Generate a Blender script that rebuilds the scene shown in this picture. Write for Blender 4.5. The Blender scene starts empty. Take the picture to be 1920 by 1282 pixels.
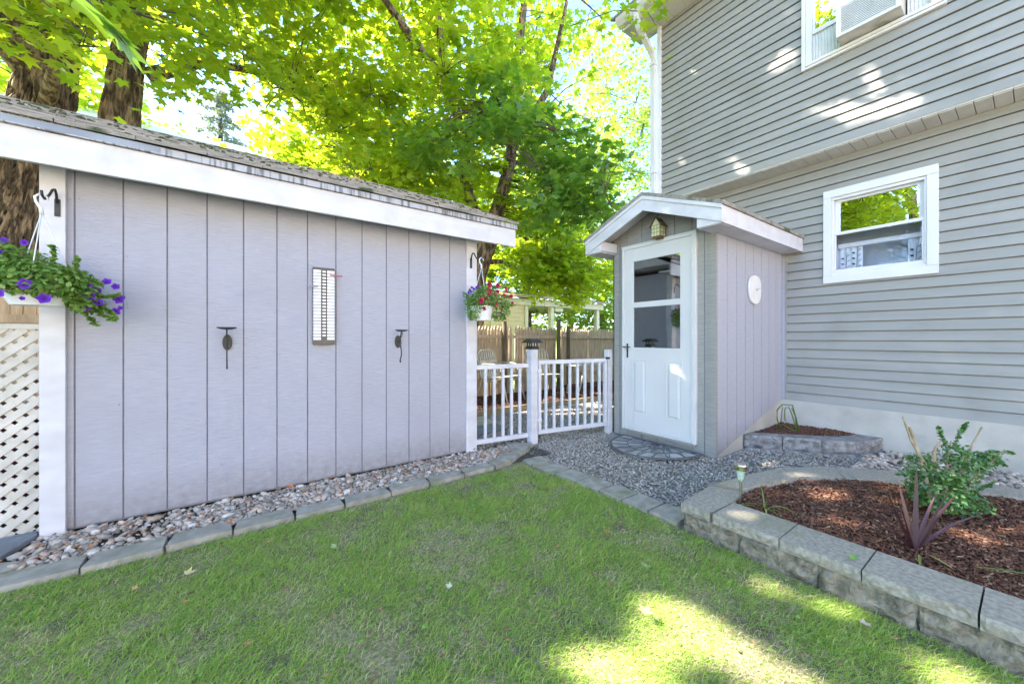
import bpy, bmesh, math, random
import numpy as np
from mathutils import Vector, noise, Matrix
R = math.radians
random.seed(7); RNG = np.random.default_rng(11)
SC = bpy.context.scene; COL = SC.collection

# ------------------------------------------------------------------ camera, sky, sun, exposure
cam = bpy.data.cameras.new('camera'); camo = bpy.data.objects.new('camera', cam); COL.objects.link(camo)
camo.location = (0, 0, 1.15); camo.rotation_euler = (R(90), 0, R(-35.5))
cam.lens = 13.125; cam.sensor_width = 36; cam.shift_y = -0.0031
cam.clip_start = 0.02; cam.clip_end = 600
SC.camera = camo
SUN_AZ = R(-50)          # clockwise from +Y
SUN_EL = R(43)
SUN = Vector((math.sin(SUN_AZ)*math.cos(SUN_EL), math.cos(SUN_AZ)*math.cos(SUN_EL), math.sin(SUN_EL)))
w = bpy.data.worlds.new('World'); SC.world = w; w.use_nodes = True
nt = w.node_tree; bg = nt.nodes['Background']
sky = nt.nodes.new('ShaderNodeTexSky'); sky.sky_type = 'NISHITA'; sky.sun_disc = False
sky.sun_elevation = SUN_EL; sky.sun_rotation = SUN_AZ
sky.air_density = .8; sky.dust_density = .15; sky.ozone_density = 3.0
nt.links.new(sky.outputs[0], bg.inputs[0]); bg.inputs[1].default_value = 0.15
sl = bpy.data.lights.new('sun', 'SUN'); sl.energy = 5.0; sl.angle = R(0.6); sl.color = (1.0, 0.93, 0.82)
so = bpy.data.objects.new('sun', sl); COL.objects.link(so)
so.rotation_euler = SUN.to_track_quat('Z', 'Y').to_euler(); so.location = (0, 0, 20)
SC.view_settings.view_transform = 'Standard'; SC.view_settings.look = 'None'
SC.view_settings.gamma = 1.0; SC.view_settings.exposure = 2.85
SC.cycles.use_denoising = True
SC.cycles.max_bounces = 8; SC.cycles.diffuse_bounces = 4; SC.cycles.glossy_bounces = 3
SC.cycles.transmission_bounces = 4; SC.cycles.transparent_max_bounces = 8
SC.cycles.sample_clamp_indirect = 6.0

# ------------------------------------------------------------------ materials
def mat(name, c1, c2=None, rough=.6, vs=4, st=(1, 1, 1), lo=.35, hi=.65, bump=0, bs=40, bst=(1, 1, 1),
        detail=6, c3=None, c3s=1.5, c3lo=.55, c3hi=.7, spec=.4, metal=0, bumpd=.01):
    m = bpy.data.materials.new(name); m.use_nodes = True
    n = m.node_tree.nodes; L = m.node_tree.links.new; b = n['Principled BSDF']
    b.inputs['Roughness'].default_value = rough; b.inputs['Metallic'].default_value = metal
    b.inputs['Specular IOR Level'].default_value = spec
    tc = n.new('ShaderNodeTexCoord')
    def nz(scale, stretch, det=detail):
        mp = n.new('ShaderNodeMapping'); mp.inputs['Scale'].default_value = stretch
        L(tc.outputs['Object'], mp.inputs['Vector'])
        t = n.new('ShaderNodeTexNoise'); t.inputs['Scale'].default_value = scale; t.inputs['Detail'].default_value = det
        L(mp.outputs[0], t.inputs['Vector']); return t
    def ramp(src, lo, hi):
        r = n.new('ShaderNodeMapRange'); r.inputs[1].default_value = lo; r.inputs[2].default_value = hi
        L(src, r.inputs[0]); return r.outputs[0]
    col = None
    if c2:
        mx = n.new('ShaderNodeMix'); mx.data_type = 'RGBA'
        mx.inputs[6].default_value = (*c1, 1); mx.inputs[7].default_value = (*c2, 1)
        L(ramp(nz(vs, st).outputs[0], lo, hi), mx.inputs[0]); col = mx.outputs[2]
        if c3:
            m2 = n.new('ShaderNodeMix'); m2.data_type = 'RGBA'; L(col, m2.inputs[6]); m2.inputs[7].default_value = (*c3, 1)
            L(ramp(nz(c3s, (1, 1, 1)).outputs[0], c3lo, c3hi), m2.inputs[0]); col = m2.outputs[2]
        L(col, b.inputs['Base Color'])
    else:
        b.inputs['Base Color'].default_value = (*c1, 1)
    if bump:
        bp = n.new('ShaderNodeBump'); bp.inputs['Strength'].default_value = bump; bp.inputs['Distance'].default_value = bumpd
        L(nz(bs, bst).outputs[0], bp.inputs['Height']); L(bp.outputs[0], b.inputs['Normal'])
    return m

def attr_mat(name, cols, pos, rough=.6, transl=None, spec=.3, bump=0, noise_mix=0, ns=200):
    """colour ramp over the per-element random attribute; optional translucency"""
    m = bpy.data.materials.new(name); m.use_nodes = True
    n = m.node_tree.nodes; L = m.node_tree.links.new; b = n['Principled BSDF']
    b.inputs['Roughness'].default_value = rough; b.inputs['Specular IOR Level'].default_value = spec
    a = n.new('ShaderNodeAttribute'); a.attribute_name = 'rnd'
    r = n.new('ShaderNodeValToRGB'); e = r.color_ramp.elements
    while len(e) < len(cols): e.new(.5)
    for i, (c, p) in enumerate(zip(cols, pos)): e[i].position = p; e[i].color = (*c, 1)
    L(a.outputs['Fac'], r.inputs[0]); col = r.outputs[0]
    if noise_mix:
        tc = n.new('ShaderNodeTexCoord'); t = n.new('ShaderNodeTexNoise'); t.inputs['Scale'].default_value = ns; t.inputs['Detail'].default_value = 4
        L(tc.outputs['Object'], t.inputs['Vector'])
        mr = n.new('ShaderNodeMapRange'); mr.inputs[1].default_value = .3; mr.inputs[2].default_value = .7
        mr.inputs[3].default_value = 1-noise_mix; mr.inputs[4].default_value = 1+noise_mix*.6; L(t.outputs[0], mr.inputs[0])
        vm = n.new('ShaderNodeVectorMath'); vm.operation = 'SCALE'; L(col, vm.inputs[0]); L(mr.outputs[0], vm.inputs['Scale']); col = vm.outputs[0]
        if bump:
            bp = n.new('ShaderNodeBump'); bp.inputs['Strength'].default_value = bump; bp.inputs['Distance'].default_value = .004
            L(t.outputs[0], bp.inputs['Height']); L(bp.outputs[0], b.inputs['Normal'])
    L(col, b.inputs['Base Color'])
    if transl:
        tr = n.new('ShaderNodeBsdfTranslucent'); ms = n.new('ShaderNodeMixShader'); ms.inputs[0].default_value = transl[1]
        r2 = n.new('ShaderNodeValToRGB'); e = r2.color_ramp.elements; tcs = transl[0]
        while len(e) < len(tcs): e.new(.5)
        for i, c in enumerate(tcs): e[i].position = i/(max(1, len(tcs)-1)); e[i].color = (*c, 1)
        L(a.outputs['Fac'], r2.inputs[0]); L(r2.outputs[0], tr.inputs[0])
        out = n['Material Output']; L(b.outputs[0], ms.inputs[1]); L(tr.outputs[0], ms.inputs[2]); L(ms.outputs[0], out.inputs[0])
    return m

def glass_mat(name, refl, tint=(.8, .85, .85), rough=.0, fk=1.0):
    m = bpy.data.materials.new(name); m.use_nodes = True
    n = m.node_tree.nodes; L = m.node_tree.links.new; n.remove(n['Principled BSDF'])
    g = n.new('ShaderNodeBsdfGlossy'); g.inputs['Roughness'].default_value = rough; g.inputs[0].default_value = (.9, .93, .95, 1)
    t = n.new('ShaderNodeBsdfTransparent'); t.inputs[0].default_value = (*tint, 1)
    fr = n.new('ShaderNodeFresnel'); fr.inputs[0].default_value = 1.5
    ad = n.new('ShaderNodeMath'); ad.operation = 'ADD'; ad.use_clamp = True; ad.operation = 'MULTIPLY_ADD'; ad.inputs[1].default_value = fk; ad.inputs[2].default_value = refl; L(fr.outputs[0], ad.inputs[0])
    tc = n.new('ShaderNodeTexCoord'); nz = n.new('ShaderNodeTexNoise'); nz.inputs['Scale'].default_value = 3.0
    bp = n.new('ShaderNodeBump'); bp.inputs['Strength'].default_value = .12; bp.inputs['Distance'].default_value = .01
    L(tc.outputs['Object'], nz.inputs['Vector']); L(nz.outputs[0], bp.inputs['Height']); L(bp.outputs[0], g.inputs['Normal'])
    ms = n.new('ShaderNodeMixShader'); L(ad.outputs[0], ms.inputs[0]); L(t.outputs[0], ms.inputs[1]); L(g.outputs[0], ms.inputs[2])
    L(ms.outputs[0], n['Material Output'].inputs[0]); return m

M = {}
M['t111'] = mat('grey_rough_sawn_paint', (.455, .448, .505), (.385, .378, .43), rough=.75, vs=14, st=(.8, .8, 15), lo=.3, hi=.7, bump=.8, bs=16, bst=(1, 1, 24),
                c3=(.38, .365, .41), c3s=1.3, c3lo=.56, c3hi=.85, bumpd=.006)
_m = M['t111']; _n = _m.node_tree.nodes; _l = _m.node_tree.links.new; _b = _n['Principled BSDF']     # splash dirt near the ground
_tc = _n.new('ShaderNodeTexCoord'); _sx = _n.new('ShaderNodeSeparateXYZ'); _l(_tc.outputs['Object'], _sx.inputs[0])
_z = _n.new('ShaderNodeMapRange'); _z.inputs[1].default_value = .30; _z.inputs[2].default_value = .0; _l(_sx.outputs['Z'], _z.inputs[0])
_t = _n.new('ShaderNodeTexNoise'); _t.inputs['Scale'].default_value = 22; _t.inputs['Detail'].default_value = 8; _l(_tc.outputs['Object'], _t.inputs['Vector'])
_k = _n.new('ShaderNodeMath'); _k.operation = 'MULTIPLY'; _l(_z.outputs[0], _k.inputs[0]); _l(_t.outputs[0], _k.inputs[1])
_mx = _n.new('ShaderNodeMix'); _mx.data_type = 'RGBA'; _l(_b.inputs['Base Color'].links[0].from_socket, _mx.inputs[6]); _mx.inputs[7].default_value = (.20, .17, .13, 1)
_l(_k.outputs[0], _mx.inputs[0]); _l(_mx.outputs[2], _b.inputs['Base Color'])
M['t111dark'] = mat('dark_groove_grey', (.24, .235, .28), (.19, .185, .22), rough=.8, vs=20)  # darker than the boards; groove bottoms and nail heads
M['doorgrey'] = mat('warm_grey_sawn_paint', (.34, .325, .295), (.29, .275, .25), rough=.75, vs=8, st=(1, 1, 7), bump=.45, bs=11, bst=(1.2, 1.2, 24), bumpd=.006)
M['vinyl'] = mat('grey_vinyl_siding', (.33, .314, .285), (.29, .276, .25), rough=.55, vs=1.4, st=(1, .4, 6), c3=(.25, .24, .205), c3s=2.2, c3lo=.55, c3hi=.8, bump=.12, bs=30, bst=(1, 1.2, 14), bumpd=.003)
M['white'] = mat('white_trim_paint', (.66, .64, .67), (.57, .55, .57), rough=.55, vs=5, st=(1, 1, 2), bump=.25, bs=25, c3=(.42, .41, .40), c3s=3.5, c3lo=.6, c3hi=.9)
M['vinylwhite'] = mat('white_vinyl', (.72, .69, .68), (.66, .635, .62), rough=.4, vs=3)
M['soffit'] = mat('cream_soffit', (.60, .565, .515), (.54, .51, .46), rough=.6, vs=5)
M['doorwhite'] = mat('white_door_paint', (.68, .66, .64), (.63, .61, .59), rough=.4, vs=2)
M['shingle'] = mat('weathered_asphalt_shingle', (.36, .32, .27), (.22, .20, .17), rough=.95, vs=14, st=(.6, 3, 3), lo=.35, hi=.65, bump=.9, bs=90,
                   c3=(.06, .075, .03), c3s=5, c3lo=.58, c3hi=.68)
M['flash'] = mat('streaked_drip_edge', (.42, .42, .44), (.15, .15, .155), rough=.5, vs=16, st=(2.4, .1, .12), lo=.5, hi=.6)
M['concrete'] = mat('painted_concrete', (.53, .49, .43), (.45, .415, .36), rough=.85, vs=5, bump=.5, bs=18, c3=(.40, .37, .33), c3s=4, c3lo=.6, c3hi=.72)
M['paver'] = mat('grey_concrete_paver', (.38, .34, .28), (.26, .235, .19), rough=.95, vs=14, bump=.7, bs=120, c3=(.20, .21, .12), c3s=6, c3lo=.52, c3hi=.7, bumpd=.004)
M['cap'] = mat('buff_grey_cap_stone', (.37, .33, .265), (.25, .225, .185), rough=.95, vs=55, lo=.38, hi=.62, bump=.7, bs=130, c3=(.22, .21, .13), c3s=4, c3lo=.56, c3hi=.75, bumpd=.003)
M['split'] = mat('split_face_stone', (.32, .275, .21), (.15, .13, .095), rough=.95, vs=20, bump=1, bs=45, bumpd=.02)
M['splitg'] = mat('grey_split_face_stone', (.34, .32, .30), (.17, .16, .15), rough=.95, vs=18, bump=.8, bs=60, bumpd=.012)
M['soil'] = mat('dark_soil', (.10, .08, .06), (.05, .04, .03), rough=1, vs=20, bump=.8, bs=90)
M['lawnsoil'] = mat('lawn_thatch', (.36, .29, .18), (.17, .19, .06), rough=1, vs=70, lo=.4, hi=.6, bump=1, bs=160, c3=(.17, .13, .095), c3s=5, c3lo=.55, c3hi=.66)
M['gravelbase'] = mat('gravel_bed', (.30, .27, .235), (.17, .15, .13), rough=1, vs=60, bump=.9, bs=120)
M['mulchbase'] = mat('mulch_bed', (.11, .045, .025), (.04, .018, .012), rough=1, vs=45, bump=1, bs=90)
M['bark'] = mat('furrowed_bark', (.36, .25, .165), (.085, .058, .04), rough=.95, vs=4.5, st=(4, 4, .7), lo=.40, hi=.56, bump=1, bs=9, bst=(4, 4, .9), bumpd=.05)
M['twig'] = mat('twig_bark', (.11, .085, .06), (.05, .04, .03), rough=.9, vs=12)
M['iron'] = mat('black_wrought_iron', (.022, .022, .024), (.035, .033, .03), rough=.5, vs=20, spec=.5)
M['oldwood'] = mat('weathered_cedar', (.66, .49, .31), (.46, .33, .21), rough=.9, vs=7, st=(3, 3, .5), bump=.5, bs=20, bst=(4, 4, .4))
M['postwood'] = mat('dark_fence_post', (.20, .15, .09), (.11, .085, .05), rough=.95, vs=8, st=(3, 3, .5), bump=.6, bs=20, bst=(4, 4, .4))
M['timber'] = mat('landscape_timber', (.44, .33, .18), (.30, .22, .12), rough=.9, vs=6, st=(.6, 3, 3), bump=.4, bs=20)
M['cream'] = mat('cream_metal', (.62, .55, .42), (.50, .43, .32), rough=.5, vs=8)
M['yellow'] = mat('pale_yellow_siding', (.70, .55, .34), (.64, .50, .30), rough=.7, vs=2)
M['creamtrim'] = mat('cream_trim', (.72, .64, .48), (.62, .55, .42), rough=.6, vs=3)
M['lattice'] = mat('weathered_white_lattice', (.66, .62, .56), (.50, .47, .41), rough=.7, vs=7, bump=.2, bs=60)
M['maroon'] = mat('maroon_plastic', (.16, .02, .035), (.12, .015, .03), rough=.5, vs=4)
M['potwhite'] = mat('white_plastic_pot', (.78, .79, .78), (.70, .71, .70), rough=.35, vs=6)
M['steel'] = mat('brushed_steel', (.55, .52, .46), rough=.25, metal=1)
M['scoreblack'] = mat('black_satin_board', (.035, .032, .03), (.05, .046, .042), rough=.32, vs=10, spec=.6)
M['scorewhite'] = mat('white_number_strip', (.80, .80, .80), rough=.4)
M['redplastic'] = mat('faded_red_plastic', (.45, .11, .10), rough=.5)
M['greyplastic'] = mat('grey_plastic', (.30, .31, .33), rough=.5)
M['lampglass'] = mat('pale_yellow_glass', (.62, .62, .34), (.52, .52, .28), rough=.25, vs=12)
M['copper'] = mat('aged_copper', (.20, .12, .06), (.11, .07, .04), rough=.6, vs=14)
M['oval'] = mat('off_white_ceramic', (.80, .77, .74), (.70, .67, .65), rough=.45, vs=9)
M['acmetal'] = mat('ac_casing', (.62, .60, .56), (.46, .43, .38), rough=.5, vs=6, c3=(.22, .20, .17), c3s=5, c3lo=.58, c3hi=.7)
M['acfin'] = mat('ac_grille', (.70, .70, .68), (.60, .60, .58), rough=.4, vs=9)
M['acdark'] = mat('ac_inside', (.05, .055, .055), rough=.7)
M['accordion'] = mat('pleated_panel', (.72, .72, .68), (.62, .62, .56), rough=.5, vs=6)
M['room'] = mat('dim_room', (.55, .58, .65), (.48, .51, .58), rough=.9, vs=3)
M['curtain'] = mat('pale_curtain', (.75, .77, .78), (.66, .68, .70), rough=.9, vs=8, st=(1, 6, .6))
M['curtleaf'] = mat('dark_leaf_print', (.07, .085, .10), rough=.9)
M['brownwood'] = mat('brown_inner_boards', (.10, .055, .035), (.04, .024, .017), rough=.7, vs=6, st=(1, 7, .3))
M['glass_up'] = glass_mat('reflecting_pane', .62, (.25, .28, .3))
M['glass_lo'] = glass_mat('screened_pane', .02, (.93, .94, .97), fk=.12)
M['glass_door'] = glass_mat('storm_door_pane', .34, (.5, .48, .45))
M['rubber'] = mat('dark_rubber_mat', (.09, .09, .095), (.14, .14, .145), rough=.7, vs=20)
M['matlight'] = mat('worn_grey_mat', (.44, .42, .40), (.20, .19, .19), rough=.8, vs=4, lo=.4, hi=.6)
M['roofwhite'] = mat('plain_white_roof', (.80, .80, .80), (.70, .70, .72), rough=.6, vs=4)  # white roof with slight random mottling
M['farroof'] = mat('brown_porch_roof', (.40, .28, .20), (.32, .22, .16), rough=.8, vs=4)
M['slate'] = mat('grey_flagstone', (.24, .25, .26), (.16, .165, .17), rough=.9, vs=5, bump=.4, bs=30)
M['tanslab'] = mat('tan_patio_slab', (.50, .42, .30), (.38, .32, .23), rough=.9, vs=5, bump=.3, bs=60)
M['stalk'] = mat('cut_stem', (.40, .33, .22), (.26, .20, .13), rough=.9, vs=20)

maple_cols = [(.08, .15, .015), (.13, .21, .02), (.19, .26, .025), (.26, .27, .03)]
M['leaf'] = attr_mat('maple_leaf', maple_cols, (0, .4, .8, 1), rough=.42, spec=.45,
                     transl=([(.46, .66, .02), (.68, .82, .03), (.90, .90, .05)], .58))
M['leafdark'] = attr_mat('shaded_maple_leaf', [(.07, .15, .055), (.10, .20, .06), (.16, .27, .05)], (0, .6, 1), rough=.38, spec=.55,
                         transl=([(.26, .50, .03), (.50, .70, .04)], .50))  # darker copy of the maple leaf with shade put into its colour
M['leafyellow'] = attr_mat('yellow_green_leaf', [(.12, .20, .025), (.19, .25, .03), (.27, .27, .04)], (0, .6, 1), rough=.5, spec=.3,
                           transl=([(.36, .58, .04), (.58, .70, .07)], .5))
M['conifer'] = attr_mat('spruce_needles', [(.12, .15, .10), (.22, .23, .14)], (0, 1), rough=.7, transl=([(.2, .26, .14), (.3, .34, .2)], .3))
M['grass'] = attr_mat('grass_blade', [(.17, .29, .045), (.31, .46, .08), (.43, .55, .13), (.54, .55, .22), (.72, .62, .40)], (0, .4, .75, .9, 1), rough=.5,
                      transl=([(.30, .58, .06), (.52, .74, .12), (.62, .58, .25)], .42))
M['basketleaf'] = attr_mat('petunia_leaf', [(.10, .20, .035), (.18, .32, .06), (.30, .42, .12)], (0, .6, 1), rough=.5,
                           transl=([(.20, .40, .05), (.35, .5, .10)], .35))
M['shrubleaf'] = attr_mat('glossy_shrub_leaf', [(.04, .12, .035), (.075, .19, .05), (.18, .33, .07)], (0, .7, 1), rough=.35, spec=.6,
                          transl=([(.08, .25, .02), (.25, .45, .04)], .25))
M['purpleblade'] = attr_mat('burgundy_blade', [(.07, .022, .026), (.12, .042, .048), (.19, .095, .12)], (0, .6, 1), rough=.4, spec=.6)
M['lilyblade'] = attr_mat('daylily_blade', [(.10, .20, .04), (.22, .30, .07), (.42, .36, .12)], (0, .6, 1), rough=.5,
                          transl=([(.2, .35, .05), (.5, .45, .12)], .3))
M['purple'] = attr_mat('purple_petal', [(.02, .003, .08), (.12, .015, .42), (.24, .06, .62)], (0, .55, 1), rough=.6, transl=([(.12, .02, .5), (.2, .05, .6)], .25))
M['red'] = attr_mat('crimson_petal', [(.06, .001, .01), (.38, .006, .05), (.62, .03, .12)], (0, .55, 1), rough=.6, transl=([(.5, .01, .04), (.6, .02, .08)], .25))
M['gravel'] = attr_mat('gravel_stone', [(.24, .205, .17), (.37, .325, .275), (.47, .42, .355), (.64, .58, .50)], (0, .4, .8, 1), rough=.9, noise_mix=.3, ns=90)
M['rock'] = attr_mat('river_rock', [(.27, .22, .175), (.50, .43, .355), (.56, .41, .31), (.72, .65, .57)], (0, .45, .7, 1), rough=.85, noise_mix=.35, ns=40, bump=.5)
M['mulch'] = attr_mat('red_brown_mulch', [(.08, .034, .021), (.16, .070, .042), (.235, .112, .068), (.40, .26, .17)], (0, .45, .88, 1), rough=.95, noise_mix=.4, ns=120)

# ------------------------------------------------------------------ mesh helpers
WL = {}                                     # world origin of every object that may be a parent
def put(o, parent=None):
    COL.objects.link(o)
    if parent is not None: o.parent = parent
    return o
def tag(o, label=None, cat=None, group=None, kind=None):
    if label: o['label'] = label
    if cat: o['category'] = cat
    if group: o['group'] = group
    if kind: o['kind'] = kind
    return o
def thing(name, label, cat, loc=(0, 0, 0), group=None):
    o = bpy.data.objects.new(name, None); put(o); o.location = loc; o.empty_display_size = .1
    WL[o.name] = Vector(loc); return tag(o, label, cat, group)

class MB:
    def __init__(s): s.v = []; s.f = []; s.r = []; s.cur = None
    def add(s, vs, fs):
        k = len(s.v); s.v += [tuple(p) for p in vs]; s.f += [tuple(i+k for i in f) for f in fs]
        if s.cur is not None: s.r += [s.cur]*len(vs)
        return s
    def box(s, a, b):
        x0, x1 = sorted((a[0], b[0])); y0, y1 = sorted((a[1], b[1])); z0, z1 = sorted((a[2], b[2]))
        return s.hexa([(x0, y0, z0), (x1, y0, z0), (x1, y1, z0), (x0, y1, z0), (x0, y0, z1), (x1, y0, z1), (x1, y1, z1), (x0, y1, z1)])
    def hexa(s, p):
        return s.add(p, [(0, 3, 2, 1), (4, 5, 6, 7), (0, 1, 5, 4), (1, 2, 6, 5), (2, 3, 7, 6), (3, 0, 4, 7)])
    def prism(s, poly, d):                # 3-D polygon extruded along d
        n = len(poly); d = Vector(d); a = [Vector(p) for p in poly]; b = [p+d for p in a]
        return s.add(a+b, [tuple(range(n-1, -1, -1)), tuple(range(n, 2*n))]+[(i, (i+1) % n, (i+1) % n+n, i+n) for i in range(n)])
    def bar(s, a, b, w, h, up=(0, 0, 1)):
        a = Vector(a); b = Vector(b); d = (b-a).normalized(); up = Vector(up); x = d.cross(up).normalized()*w/2; y = x.cross(d).normalized()*h/2
        return s.hexa([a-x-y, a+x-y, a+x+y, a-x+y, b-x-y, b+x-y, b+x+y, b-x+y])
    def tube(s, pts, rad, n=8, cap=True):
        pts = [Vector(p) for p in pts]; rs = rad if hasattr(rad, '__len__') else [rad]*len(pts)
        ref = Vector((0, 0, 1)) if abs((pts[-1]-pts[0]).normalized().z) < .9 else Vector((1, 0, 0)); vs = []; fs = []
        for i, p in enumerate(pts):
            d = (pts[min(i+1, len(pts)-1)]-pts[max(i-1, 0)]).normalized()
            x = d.cross(ref); x = x.normalized() if x.length > 1e-4 else Vector((1, 0, 0)); y = d.cross(x).normalized()
            for k in range(n):
                a = 2*math.pi*k/n; vs.append(p+(x*math.cos(a)+y*math.sin(a))*rs[i])
        for i in range(len(pts)-1):
            for k in range(n): fs.append((i*n+k, i*n+(k+1) % n, (i+1)*n+(k+1) % n, (i+1)*n+k))
        if cap: fs += [tuple(range(n-1, -1, -1)), tuple((len(pts)-1)*n+k for k in range(n))]
        return s.add(vs, fs)
    def lathe(s, prof, c, n=24, sq=False, axis=None):
        vs = []; fs = []; c = Vector(c)
        for (r, z) in prof:
            for k in range(n):
                a = 2*math.pi*(k+(.5 if sq else 0))/n; vs.append(c+Vector((r*math.cos(a), r*math.sin(a), z)))
        for i in range(len(prof)-1):
            for k in range(n): fs.append((i*n+k, i*n+(k+1) % n, (i+1)*n+(k+1) % n, (i+1)*n+k))
        fs += [tuple(range(n-1, -1, -1)), tuple((len(prof)-1)*n+k for k in range(n))]
        return s.add(vs, fs)
    def build(s, name, m, parent=None, smooth=False, bevel=0, label=None):
        me = bpy.data.meshes.new(name); o0 = WL.get(parent.name, Vector()) if parent is not None else Vector()
        me.from_pydata([(p[0]-o0.x, p[1]-o0.y, p[2]-o0.z) for p in s.v], [], s.f); me.update()
        bm = bmesh.new(); bm.from_mesh(me); bmesh.ops.recalc_face_normals(bm, faces=bm.faces); bm.to_mesh(me); bm.free()
        if smooth: me.polygons.foreach_set('use_smooth', [True]*len(me.polygons))
        if s.r and len(s.r) == len(s.v):
            at = me.attributes.new('rnd', 'FLOAT', 'POINT'); at.data.foreach_set('value', s.r)
        me.materials.append(M[m] if isinstance(m, str) else m)
        o = bpy.data.objects.new(name, me); put(o, parent); WL[o.name] = o0
        if bevel:
            b = o.modifiers.new('bevel', 'BEVEL'); b.width = bevel; b.segments = 2; b.limit_method = 'ANGLE'
        if label: o['label'] = label
        return o

def raw_mesh(name, V, loops, starts, rnd, m, parent=None, smooth=False):
    V = np.asarray(V, dtype=np.float32).reshape(-1, 3); o0 = WL.get(parent.name, Vector()) if parent is not None else Vector()
    V = V-np.array([o0.x, o0.y, o0.z], dtype=np.float32)
    me = bpy.data.meshes.new(name); me.vertices.add(len(V)); me.vertices.foreach_set('co', V.ravel())
    me.loops.add(len(loops)); me.loops.foreach_set('vertex_index', np.asarray(loops, dtype=np.int32))
    me.polygons.add(len(starts)); me.polygons.foreach_set('loop_start', np.asarray(starts, dtype=np.int32))
    me.update(calc_edges=True); me.validate()
    if smooth: me.polygons.foreach_set('use_smooth', np.ones(len(starts), dtype=bool))
    at = me.attributes.new('rnd', 'FLOAT', 'POINT'); at.data.foreach_set('value', np.asarray(rnd, dtype=np.float32))
    me.materials.append(M[m] if isinstance(m, str) else m)
    o = bpy.data.objects.new(name, me); put(o, parent); WL[o.name] = o0; return o

def unit(a): return a/np.maximum(np.linalg.norm(a, axis=1, keepdims=True), 1e-9)

MAPLE = [(180, .10), (150, .34), (118, .62), (100, .40), (78, .52), (50, .88), (38, .50), (22, .58), (0, 1.0),
         (-22, .58), (-38, .50), (-50, .88), (-78, .52), (-100, .40), (-118, .62), (-150, .34)]
SIMPLE = [(180, .15), (115, .55), (80, .36), (48, .85), (22, .5), (0, 1.0), (-22, .5), (-48, .85), (-80, .36), (-115, .55)]
OVAL = [(180, .5), (120, .30), (60, .30), (0, .5), (-60, .30), (-120, .30)]
def leaves(name, P, Nn, Dd, S, m, parent=None, shape=MAPLE, fold=.12, rnd=None):
    """one mesh holding n leaves: fans of triangles round a centre vertex"""
    n = len(P); k = len(shape); Nn = unit(Nn); Dd = unit(Dd-Nn*(Nn*Dd).sum(1, keepdims=True)); T = np.cross(Dd, Nn)
    ang = np.radians([a for a, _ in shape]); rr = np.array([r for _, r in shape])
    ox = np.sin(ang)*rr; oy = np.cos(ang)*rr; oz = -fold*(np.abs(ox)**1.2+.5*np.maximum(oy, 0)**2)
    S = S.reshape(-1, 1, 1)
    V = P[:, None, :]+S*(ox[None, :, None]*T[:, None, :]+oy[None, :, None]*Dd[:, None, :]+oz[None, :, None]*Nn[:, None, :])
    V = np.concatenate([P[:, None, :], V], 1).reshape(-1, 3)
    base = (np.arange(n)*(k+1))[:, None, None]; tri = np.array([(0, 1+i, 1+(i+1) % k) for i in range(k)])[None]
    loops = (base+tri).ravel(); starts = np.arange(0, len(loops), 3)
    if rnd is None: rnd = RNG.random(n)
    return raw_mesh(name, V, loops, starts, np.repeat(rnd, k+1), m, parent)

def stones(name, P, S, m, parent=None, flat=.6, sub=1, jit=.25, kind='stuff'):
    bm = bmesh.new(); bmesh.ops.create_icosphere(bm, subdivisions=sub, radius=1)
    bv = np.array([v.co[:] for v in bm.verts]); bf = np.array([[v.index for v in f.verts] for f in bm.faces]); bm.free()
    n = len(P); k = len(bv)
    var = []
    for _ in range(24):
        a = bv*(1+RNG.uniform(-jit, jit, (k, 1))); a = np.sign(a)*np.abs(a)**.8; var.append(a*RNG.uniform(.7, 1.25, (1, 3))*np.array([1, 1, flat]))
    var = np.array(var)[RNG.integers(0, 24, n)]
    an = RNG.uniform(0, 2*np.pi, n); tl = RNG.normal(0, .25, (n, 2)); c, s = np.cos(an), np.sin(an)
    x = var[..., 0]*c[:, None]-var[..., 1]*s[:, None]; y = var[..., 0]*s[:, None]+var[..., 1]*c[:, None]; z = var[..., 2]+x*tl[:, :1]+y*tl[:, 1:]
    V = np.stack([x, y, z], -1)*S.reshape(-1, 1, 1)+P[:, None, :]
    loops = (np.arange(n)[:, None, None]*k+bf[None]).ravel(); starts = np.arange(0, len(loops), 3)
    return raw_mesh(name, V.reshape(-1, 3), loops, starts, np.repeat(RNG.random(n), k), m, parent)

def fbm(p, sc): return noise.fractal(Vector(p)*sc, 1.0, 2.0, 4)

def rough_block(poly, z0, z1, amp=.012, step=.03, rough_sides=None, topflat=True):
    """block with plan polygon; the chosen sides are broken into a grid and pushed in and out like split stone"""
    s = MB(); n = len(poly); zc = max(2, int((z1-z0)/step))
    for i in range(n):
        a = Vector((*poly[i], 0)); b = Vector((*poly[(i+1) % n], 0)); L = (b-a).length
        nrm = Vector(((b-a).y, -(b-a).x, 0)).normalized(); r = rough_sides is None or i in rough_sides
        uc = max(1, int(L/step)) if r else 1; zz = zc if r else 1; vs = []; fs = []
        for u in range(uc+1):
            for v in range(zz+1):
                p = a.lerp(b, u/uc); p.z = z0+(z1-z0)*v/zz
                if r:
                    e = min(u, uc-u, v*1.2, (zz-v)*1.2)
                    p = p+nrm*(amp*(min(e, 1.0))*(.6+1.8*noise.noise(Vector(p)*17)+.9*noise.noise(Vector(p)*45)) if e > 0 else 0)
                vs.append(p)
        for u in range(uc):
            for v in range(zz): k = u*(zz+1)+v; fs.append((k, k+zz+1, k+zz+2, k+1))
        s.add(vs, fs)
    s.add([(x, y, z1) for x, y in poly], [tuple(range(n))]); s.add([(x, y, z0) for x, y in poly], [tuple(range(n-1, -1, -1))])
    return s

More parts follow.
